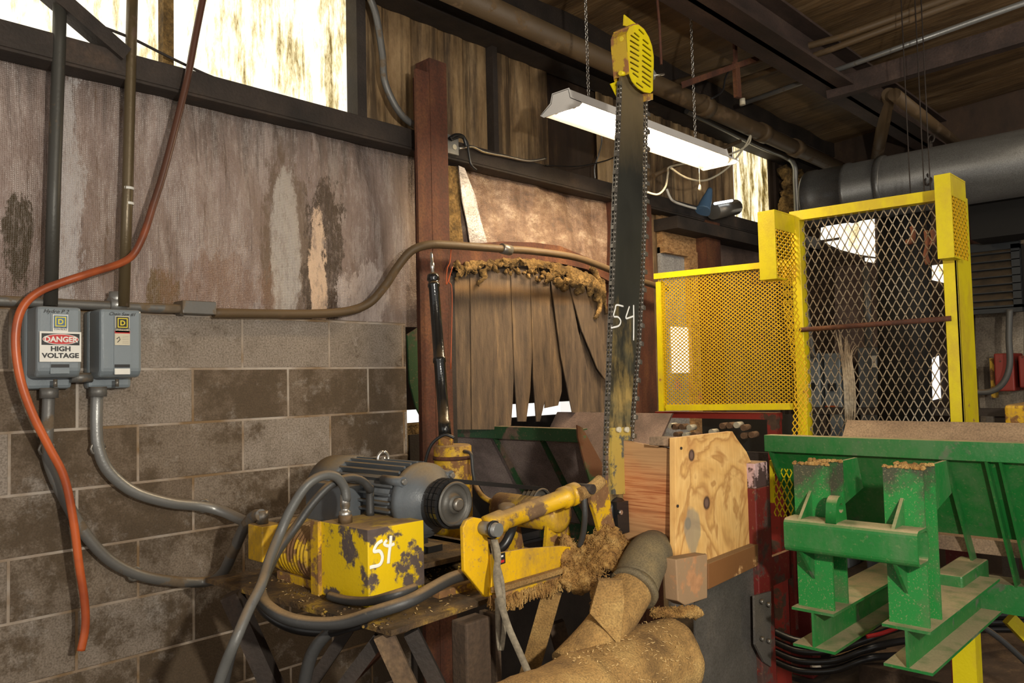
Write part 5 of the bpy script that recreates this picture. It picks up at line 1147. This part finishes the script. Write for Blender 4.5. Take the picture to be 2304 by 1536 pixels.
MB().box((jb.x-.02, jb.y-.05, jb.z-.06), (jb.x+.05, jb.y+.04, jb.z+.05)).build('terminal_box', M['yellow'], t, bevel=.004)
JT = Vector((jb.x+.01, jb.y, jb.z+.05))
MB().cyl(JT, JT+Vector((0, 0, .04)), .017, n=12).build('conduit_connector', M['dull_steel'], t)
# hoses
tube_thing('hydraulic_hose', [f1+Vector((0, 0, .06)), W(779, 1122, d=2.3), W(774, 1095, d=2.3), W(755, 1072, d=2.28), W(725, 1070, d=2.25), W(690, 1092, d=2.22), W(655, 1145, d=2.2), W(630, 1200, d=2.18), W(605, 1262, d=2.12), W(588, 1315, d=2.05), W(560, 1370, d=2.0), W(530, 1440, d=1.95), W(505, 1500, d=1.95), W(485, 1560, d=1.95)], .0135, M['hose_grey'], 'front grey hydraulic hose arching from the square yellow box down to the floor', 'hose')
tube_thing('hydraulic_hose', [f2+Vector((0, 0, .0)), f2+Vector((0, 0, .075)), W(832, 1100, d=2.4), W(815, 1082, d=2.38), W(785, 1075, d=2.34), W(745, 1090, d=2.3), W(705, 1130, d=2.27), W(665, 1185, d=2.24), W(625, 1240, d=2.18), W(600, 1290, d=2.1), W(578, 1335, d=2.06), W(548, 1400, d=1.99), W(520, 1470, d=1.99), W(500, 1560, d=1.99)], .0125, M['hose'], 'rear dark hydraulic hose arching beside the motor terminal box', 'hose')
o = fitting('hose_coupling', f2+Vector((0, 0, .01)), None) if False else None
tube_thing('bench_hose', [W(585, 1330, d=2.12), W(600, 1362, d=2.06), W(645, 1390, d=2.02), W(710, 1402, d=2.0), W(780, 1398, d=1.98), W(850, 1375, d=1.96), W(920, 1352, d=1.98), W(975, 1322, d=2.05), W(1010, 1303, d=2.12), W(1042, 1292, d=2.2)], .0165, M['hose'], 'thick dusty hose sagging along the front of the bench', 'hose')
tube_thing('bench_hose', [W(740, 1340, d=2.25), W(780, 1350, d=2.2), W(830, 1352, d=2.12), W(880, 1340, d=2.04), W(935, 1322, d=2.08)], .0125, M['hose'], 'thin hose passing close under the square yellow box', 'hose')
tube_thing('bench_hose', [W(575, 1335, d=2.2), W(600, 1378, d=2.15), W(660, 1412, d=2.12), W(740, 1420, d=2.1), W(790, 1408, d=2.05), W(820, 1400, d=2.03)], .0145, M['rubber'], 'lower black hose sagging beneath the thick dusty hose', 'hose')
tube_thing('floor_hose', [W(770, 1400, d=2.1), W(735, 1425, d=2.1), W(700, 1475, d=2.1), W(680, 1560, d=2.1)], .017, M['hose'], 'black hose dropping from the bench front to the floor', 'hose')
tube_thing('motor_hose', [W(1160, 1160, d=2.42), W(1150, 1195, d=2.36), W(1135, 1225, d=2.34), W(1110, 1245, d=2.34)], .014, M['rubber'], 'short black hose curling under the yellow hydraulic cylinder', 'hose')
tube_thing('tank_hose', [W(1070, 1092, d=2.85), W(1085, 1115, d=2.75), W(1110, 1130, d=2.7), W(1150, 1140, d=2.65)], .009, M['yellow_worn'], 'thin yellow crusted hose behind the drive belts', 'hose')
tube_thing('arm_hose', [W(1314, 1120, d=2.4), W(1316, 1160, d=2.4), W(1312, 1200, d=2.42), W(1304, 1228, d=2.44)], .009, M['hose'], 'short dusty hose hanging down beside the saw swing plate', 'hose')
st = rough('webbing', [(.3, (.16, .13, .09)), (.7, (.30, .26, .19))], 9, bs=.2)
t = thing('webbing_strap', W(1130, 1400, d=1.98), 'worn tan webbing strap hanging from the yellow bracket', 'strap')
nrm = tuple(-FW)
def rib(pts, w_):
    P = [Vector(p) for p in WL(pts)]
    Q = []
    for i in range(len(P)-1):
        p0 = P[max(i-1, 0)]; p1 = P[i]; p2 = P[i+1]; p3 = P[min(i+2, len(P)-1)]
        for k in range(5): u = k/5; Q.append(.5*((2*p1)+(p2-p0)*u+(2*p0-5*p1+4*p2-p3)*u*u+(3*p1-p0-3*p2+p3)*u*u*u))
    Q.append(P[-1]); m = MB(); k = 0
    sd = RT; vs = []
    for q in Q: vs += [q-sd*w_/2, q+sd*w_/2, q+sd*w_/2+FW*.003, q-sd*w_/2+FW*.003]
    fs = []
    for i in range(len(Q)-1):
        for j in range(4): fs.append((4*i+j, 4*i+(j+1) % 4, 4*i+4+(j+1) % 4, 4*i+4+j))
    fs += [(0, 1, 2, 3), tuple(4*(len(Q)-1)+j for j in (3, 2, 1, 0))]
    return m.add(vs, fs, True)
rib([(1112, 1213, 2.16), (1120, 1250, 2.13), (1117, 1295, 2.1), (1125, 1345, 2.05), (1142, 1405, 2.0), (1170, 1470, 1.95), (1205, 1550, 1.9)], .018).build('strap_tail', st, t)
rib([(1108, 1215, 2.17), (1112, 1245, 2.15), (1128, 1300, 2.12), (1133, 1350, 2.08), (1134, 1410, 2.06), (1128, 1462, 2.05), (1122, 1440, 2.06), (1118, 1345, 2.08)], .012).build('strap_loop', st, t)
# ================================================================= wooden saw shield
XBd = 2.135
KN = [((1556, 1024), .017), ((1590, 1131), .020), ((1548, 1178), .018)]
KNOTS = [(W(*p, y=YPW).x, W(*p, y=YPW).z, r) for p, r in KN]
M['ply'] = ply_mat()
t = thing('saw_shield', (2.4, YPW, .9), 'wooden shield of knotty plywood and a red-brown board boxed beside the saw', 'shield')
plate([(1519, 1004), (1519, 985), (1648, 970), (1658, 986), (1680, 1016), (1692, 1044), (1702, 1100), (1704, 1215), (1600, 1262), (1520, 1272)], (0, .02, 0), y=YPW).build('plywood_panel', M['ply'], t, bevel=.001)
plate([(1492, 984), (1524, 982), (1524, 1006), (1492, 1002)], (0, .05, 0), y=YPW+.03).build('top_batten', M['dusty_plate'], t)
plate([(1410, 990), (1523, 1010), (1514, 1270), (1506, 1246), (1492, 1222), (1474, 1208), (1452, 1203), (1430, 1208), (1412, 1224), (1402, 1246), (1400, 1215)], (-.018, 0, 0), x=XBd).build('side_board', M['fir'], t, bevel=.001)
plate([(1594, 1268), (1706, 1224), (1706, 1272), (1594, 1326)], (0, .03, 0), y=YPW-.03).build('cross_rail', paint('stained_rail', (.26, .11, .035), amt=.4, scale=6, chip=(.38, .22, .09), rough=.6), t, bevel=.002)
plate([(1521, 1258), (1592, 1246), (1592, 1345), (1542, 1362), (1526, 1352)], (0, .045, 0), y=YPW-.05).build('support_block', paint('pale_block', (.38, .24, .13), amt=.45, scale=8, chip=(.26, .13, .06), rough=.8), t, bevel=.003)
for p in ((1532, 1008), (1524, 1138), (1575, 1250), (1585, 1248), (1493, 1076), (1488, 1108)):
    if p[0] > 1510: q_ = W(*p, y=YPW-.001); MB().cyl(q_, q_-Vector((0, .003, 0)), .0045, n=10).build('screw_head', M['dark_steel'], t)
o = plate([(1564, 1345), (1600, 1322), (1706, 1262), (1742, 1600), (1566, 1640)], (0, .006, 0), y=YPW-.01).build('steel_skirt', M['black_sheet']); tag(o, 'dark steel sheet hanging below the plywood shield', 'steel sheet')
# ================================================================= dust extraction pipes
YD = -1.62; zc = .755; rD = .105
xe = W(1562, 1440, y=YD).x-.13
t = thing('dust_duct', (1.8, YD, zc-rD), 'large sawdust-coated horizontal duct at the bottom of the view', 'duct')
MB().rings((xe, YD, zc), (-1, 0, 0), [(0, rD*1.0), (.008, rD*1.04), (.03, rD*1.04), (.035, rD)]+[(.05+.02*k, rD) for k in range(16)]+[(.38, rD), (.385, rD*1.035), (.41, rD*1.035), (.415, rD)]+[(.43+.02*k, rD) for k in range(88)], 64).noisy(.009, 9).noisy(.003, 35).build('duct_body', M['sawdust_pipe'], t)
el = [W(1480, 1236, x=2.19), W(1462, 1248, d=2.40), W(1445, 1275, d=2.33), W(1428, 1318, d=2.26)]
MB().tube(el, .066, 28, 8).build('elbow', M['pipe_dusty'], t)
tail = [W(1436, 1300, d=2.28), W(1395, 1370, d=2.2), W(1345, 1440, d=2.12), W(1280, 1510, d=2.06)]
MB().tube(tail, .060, 28, 6).build('branch_pipe', M['sawdust_pipe'], t)
p = W(1430, 1318, d=2.26); dd = (W(1395, 1370, d=2.2)-W(1445, 1290, d=2.3)).normalized()
MB().rings(p, dd, [(-.001, .062), (0, .071), (.016, .071), (.018, .062)], 30).build('clamp_band', M['pipe_dusty'], t)
plate([(1345, 1300), (1398, 1300), (1402, 1345), (1392, 1445), (1325, 1375), (1335, 1340)], tuple(-FW*.02), d=2.09).noisy(.006, 14).build('caked_sheet', M['sawdust_pipe'], t)
# sawdust
def heap(name, pts, label, amp=.012, n=420, mat=None, seed=1, base=None):
    random.seed(seed); m = MB()
    for k in range(n):
        c_, r = pts(); s_ = random.uniform(.5, 1.)*r
        m.rings(c_-Vector((0, 0, s_)), (random.uniform(-.4, .4), random.uniform(-.4, .4), 1), [(0, .25*s_), (.5*s_, .85*s_), (s_, s_), (1.5*s_, .75*s_), (1.9*s_, .2*s_)], 7)
    m.noisy(amp, 50); o = m.build(name, mat or M['sawdust']); tag(o, label, 'sawdust', kind='stuff'); return o
A1, B1 = W(1115, 1352, y=-1.34), W(1335, 1278, y=-1.34)
m = MB(); random.seed(9)
for k in range(2600):
    u = random.random(); c_ = A1.lerp(B1, u)+Vector((0, random.uniform(-.012, .03), random.uniform(-.004, .012))); l_ = random.uniform(.012, .028+.012*math.sin(u*9)**2)
    m.bar(c_, c_+Vector((random.uniform(-.008, .008), random.uniform(-.006, .006), -l_)), .003, .003)
o = m.build('sawdust_fringe', M['sawdust']); tag(o, 'shaggy fringe of sawdust hanging under the yellow sloping plate', 'sawdust', kind='stuff')
def mound(name, pts, label, n, chip=.008, seed=1, lump=.012, rad=.02):
    """coarse lumps under a shaggy coat of fine shavings"""
    random.seed(seed); m = MB()
    for k in range(n//14):
        c_ = pts(); s_ = rad*random.uniform(.6, 1.1)
        m.rings(c_-Vector((0, 0, s_)), (random.uniform(-.4, .4), random.uniform(-.4, .4), 1), [(0, .25*s_), (.5*s_, .85*s_), (s_, s_), (1.5*s_, .75*s_), (1.9*s_, .2*s_)], 7)
    m.noisy(lump, 40)
    for k in range(n):
        c_ = pts()+Vector((random.uniform(-1, 1), random.uniform(-1, 1), random.uniform(-1, 1))).normalized()*rad*1.05
        d_ = Vector((random.uniform(-1, 1), random.uniform(-1, 1), random.uniform(-1, 1))).normalized()*chip*random.uniform(.5, 1.3); m.bar(c_-d_/2, c_+d_/2, chip*.25, chip*.12)
    o = m.build(name, M['sawdust']); tag(o, label, 'sawdust', kind='stuff'); return o
def f():
    u = random.random(); v = random.random()**.8
    return W(1270+140*u, 1208+20*math.sin(u*7)+72*v+30*(1-u)*v, d=2.46-.12*v)
mound('sawdust_heap', f, 'heap of sawdust at the foot of the saw bar', 5200)
def f():
    u = random.random(); return W(1470+100*u, 1374+6*random.random(), d=2.3)
mound('sawdust_heap', f, 'sawdust caught under the wooden block beside the elbow pipe', 1400, seed=4, rad=.012)
def f():
    u = random.random(); return W(1330+50*u+10*random.random(), 1300+110*u*0+100*random.random(), d=2.15)
mound('sawdust_heap', f, 'sawdust caked on the branch pipe below the heap', 900, seed=8, rad=.012)
def f():
    return Vector((random.uniform(1.2, 2.1), random.uniform(-1.25, -.55), ZB)), .006
heap('sawdust_litter', f, 'sawdust and chips scattered over the bench top', n=500, seed=6, amp=.003, mat=M['bench_top'])
ch = MB(); random.seed(21)
for k in range(420):
    if random.random() < .5:
        x_ = random.uniform(1.5, xe-.05); th = random.uniform(.1, 2.2); q_ = Vector((x_, YD-rD*1.02*math.cos(th), zc+rD*1.02*math.sin(th)))
    else: q_ = Vector((random.uniform(1.2, 2.1), random.uniform(-1.3, -.6), ZB+.004))
    d_ = Vector((random.uniform(-1, 1), random.uniform(-1, 1), random.uniform(-.3, .3))).normalized()*random.uniform(.004, .011); ch.bar(q_, q_+d_, .002, .0008)
o = ch.build('wood_chips', flat('pale_chip', (.72, .5, .22), .8)); tag(o, 'pale loose wood chips lying on the duct and the bench', 'wood chips', kind='stuff')
# ================================================================= background right
def bg(px0, py0, px1, py1, x, dx, name, mat, label, cat, bev=0):
    a_ = W(px0, py0, x=x); b_ = W(px1, py1, x=x)
    o = MB().box((x, a_.y, b_.z), (x+dx, b_.y, a_.z)).build(name, mat, bevel=bev); tag(o, label, cat); return o
XB2 = 6.4
t = thing('electrical_cabinet', W(1845, 920, x=XB2), 'tall grey electrical cabinet with lever handles behind the diamond mesh, left one', 'cabinet')
for (l, r) in ((1806, 1848), (1852, 1895)):
    a_ = W(l, 795, x=XB2); b_ = W(r, 918, x=XB2)
    MB().box((XB2, a_.y, 0), (XB2+.25, b_.y, a_.z)).build('cabinet_body', M['enamel'], t, bevel=.01)
    MB().box((XB2-.03, (a_.y+b_.y)/2-.03, a_.z-.30), (XB2, (a_.y+b_.y)/2+.03, a_.z-.24)).build('switch_handle', M['black'], t)
a_ = W(1804, 799, x=XB2); b_ = W(1818, 822, x=XB2); MB().box((XB2-.01, a_.y, b_.z), (XB2, b_.y, a_.z)).build('warning_label', M['white'], t)
a_ = W(1858, 912, x=XB2); b_ = W(1886, 921, x=XB2); MB().box((XB2-.012, a_.y, b_.z), (XB2, b_.y, a_.z)).build('orange_strip', M['orange'], t)
t = thing('electrical_cabinet', W(1955, 920, x=XB2), 'dark electrical cabinet with a small white label behind the diamond mesh, right one', 'cabinet')
a_ = W(1928, 782, x=XB2); b_ = W(1982, 925, x=XB2)
MB().box((XB2, a_.y, 0), (XB2+.25, b_.y, a_.z)).build('cabinet_body', M['blue_grey'], t, bevel=.01)
a_ = W(1962, 800, x=XB2); b_ = W(1973, 826, x=XB2); MB().box((XB2-.01, a_.y, b_.z), (XB2, b_.y, a_.z)).build('white_label', M['white'], t)
tube_thing('cabinet_conduit', [W(1948, 600, x=6.55), W(1955, 790, x=6.55)], .03, M['galv'], 'vertical conduit rising from the dark cabinet', 'conduit', sm=0)
o = MB().cyl(W(2035, 985, x=5.9), W(2035, 430, x=5.9), .17, n=32).build('cyclone_column', M['dark']); tag(o, 'dark cylindrical column behind the diamond mesh', 'column')
t = thing('machine_beam', W(2050, 925, x=5.9), 'dark horizontal steel beam crossing behind the gate at waist height', 'beam')
a_ = W(1808, 922, x=5.9); b_ = W(2290, 940, x=5.9)
MB().box((6.0, a_.y, W(2050, 934, x=6).z), (6.1, b_.y, W(2050, 918, x=6).z)).build('beam_body', M['dark_steel'], t)
for px in (1850, 2060, 2255): y_ = W(px, 930, x=6.05).y; MB().box((6.02, y_-.04, 0), (6.1, y_+.04, W(2050, 930, x=6).z)).build('beam_leg', M['dark_steel'], t)
t = thing('fire_extinguisher', W(1826, 1000, x=5.2), 'small red fire extinguisher seen through the bottom of the mesh', 'fire extinguisher')
q_ = W(1828, 985, x=5.2)
MB().rings(q_-Vector((0, 0, .35)), (0, 0, 1), [(0, .045), (.01, .052), (.34, .052), (.375, .03), (.38, .014), (.40, .014)], 24).build('cylinder', M['red_ink'], t)
MB().box((q_.x-.02, q_.y-.04, q_.z+.04), (q_.x+.02, q_.y+.04, q_.z+.055)).build('handle', M['dull_steel'], t)
MB().cyl(q_+Vector((0, 0, .03)), q_+Vector((0, 0, .07)), .014).build('valve', M['steel'], t)
MB().box((q_.x-.08, q_.y-.15, 0), (q_.x+.08, q_.y+.15, q_.z-.35)).build('stand_block', M['dark_steel'], t)
# louvre unit
XL = 6.3; t = thing('louvred_heater', W(2245, 690, x=XL), 'big dark louvred heater box at the far right', 'heater'); HEAT = t
a_ = W(2178, 560, x=XL); b_ = W(2300, 690, x=XL)
MB().box((XL+.05, a_.y, b_.z), (XL+.5, b_.y, a_.z)).build('heater_body', M['dark'], t)
MB().box((XL, a_.y, a_.z-.03), (XL+.06, b_.y, a_.z+.03)).box((XL, a_.y, b_.z-.03), (XL+.06, b_.y, b_.z+.02)).box((XL, b_.y, b_.z), (XL+.06, b_.y+.05, a_.z)).build('heater_frame', M['louver'], t)
n = 8
for k in range(n):
    z_ = b_.z+(a_.z-b_.z)*(k+.5)/n
    MB().add([(XL, a_.y, z_-.02), (XL, b_.y, z_-.02), (XL+.05, b_.y, z_+.025), (XL+.05, a_.y, z_+.025), (XL, a_.y, z_-.026), (XL, b_.y, z_-.026), (XL+.05, b_.y, z_+.019), (XL+.05, a_.y, z_+.019)], [(0, 1, 2, 3), (7, 6, 5, 4), (0, 4, 5, 1), (1, 5, 6, 2), (2, 6, 7, 3), (3, 7, 4, 0)]).build('louvre_slat', M['louver'], t)
bg(2235, 795, 2284, 880, 6.4, .3, 'red_cabinet', M['red_bright'], 'red wall cabinet below the louvred heater', 'cabinet', .01)
bg(2290, 800, 2330, 872, 6.4, .3, 'red_cabinet', M['red_bright'], 'second red box cut by the right edge of the picture', 'cabinet', .01)
bg(2226, 806, 2240, 895, 6.55, .1, 'yellow_board', M['yellow_worn'], 'dull yellow board just left of the red cabinet', 'board')
MB().tube(WL([(2272, 696), (2270, 760), (2272, 820), (2258, 860), (2230, 880), (2190, 882)], x=6.2), .02).build('drooping_cable', M['hose_grey'], HEAT)
bg(2200, 825, 2222, 1010, 6.6, .2, 'pale_pillar', M['whitewash'], 'narrow pale pillar right of the yellow gate post', 'pillar')
bg(2258, 910, 2330, 985, 5.2, .5, 'yellow_machine', M['yellow_worn'], 'yellow machine corner at the right edge above the trough', 'machine', .02)
bg(2180, 450, 2340, 520, 5.9, .3, 'dark_header', M['dark'], 'dark header beam below the large duct at the right', 'beam')
tube_thing('roof_strut', [W(2160, 525, x=6.75), W(2215, 560, x=6.75), W(2240, 510, x=6.75)], .05, M['rust'], 'V-shaped rusty strut above the louvred heater', 'strut', sm=0)
for pts, lab in (([(2052, 510), (2056, 530), (2050, 545), (2040, 542)], 'rusty J-shaped hook hanging behind the diamond mesh'), ([(2084, 520), (2088, 550), (2082, 575), (2090, 595)], 'longer rusty shackle chain hanging right of the hook'), ([(2098, 518), (2100, 535), (2096, 552)], 'short rusty shackle hanging nearest the right gate post')):
    P = WL(pts, x=4.4); tp = P[0]+Vector((0, 0, ceil_z(P[0].y)-P[0].z))
    t = thing('hanging_hook', P[-1], lab, 'hook')
    MB().tube(P, .012, 8, 4).noisy(.006, 30).build('hook_body', paint('orange_rust', (.20, .07, .035), amt=.4, rough=.8), t)
    MB().tube([P[0], tp], .003, 6, 0).build('hook_wire', M['dark_steel'], t)

random.seed(31); m = MB()
for k in range(60):
    c_ = W(random.uniform(1768, 1800), random.uniform(385, 600), y=-.06); r = random.uniform(.03, .07)
    m.rings(c_-Vector((0, 0, r)), (random.uniform(-.3, .3), 0, 1), [(0, .2*r), (.4*r, .85*r), (r, r), (1.5*r, .8*r), (2*r, .2*r)], 9)
o = m.noisy(.05, 12).noisy(.02, 40).build('sprayed_insulation', M['fuzz']); tag(o, 'lumpy orange-brown insulation in the corner behind the guard box', 'insulation', kind='stuff')
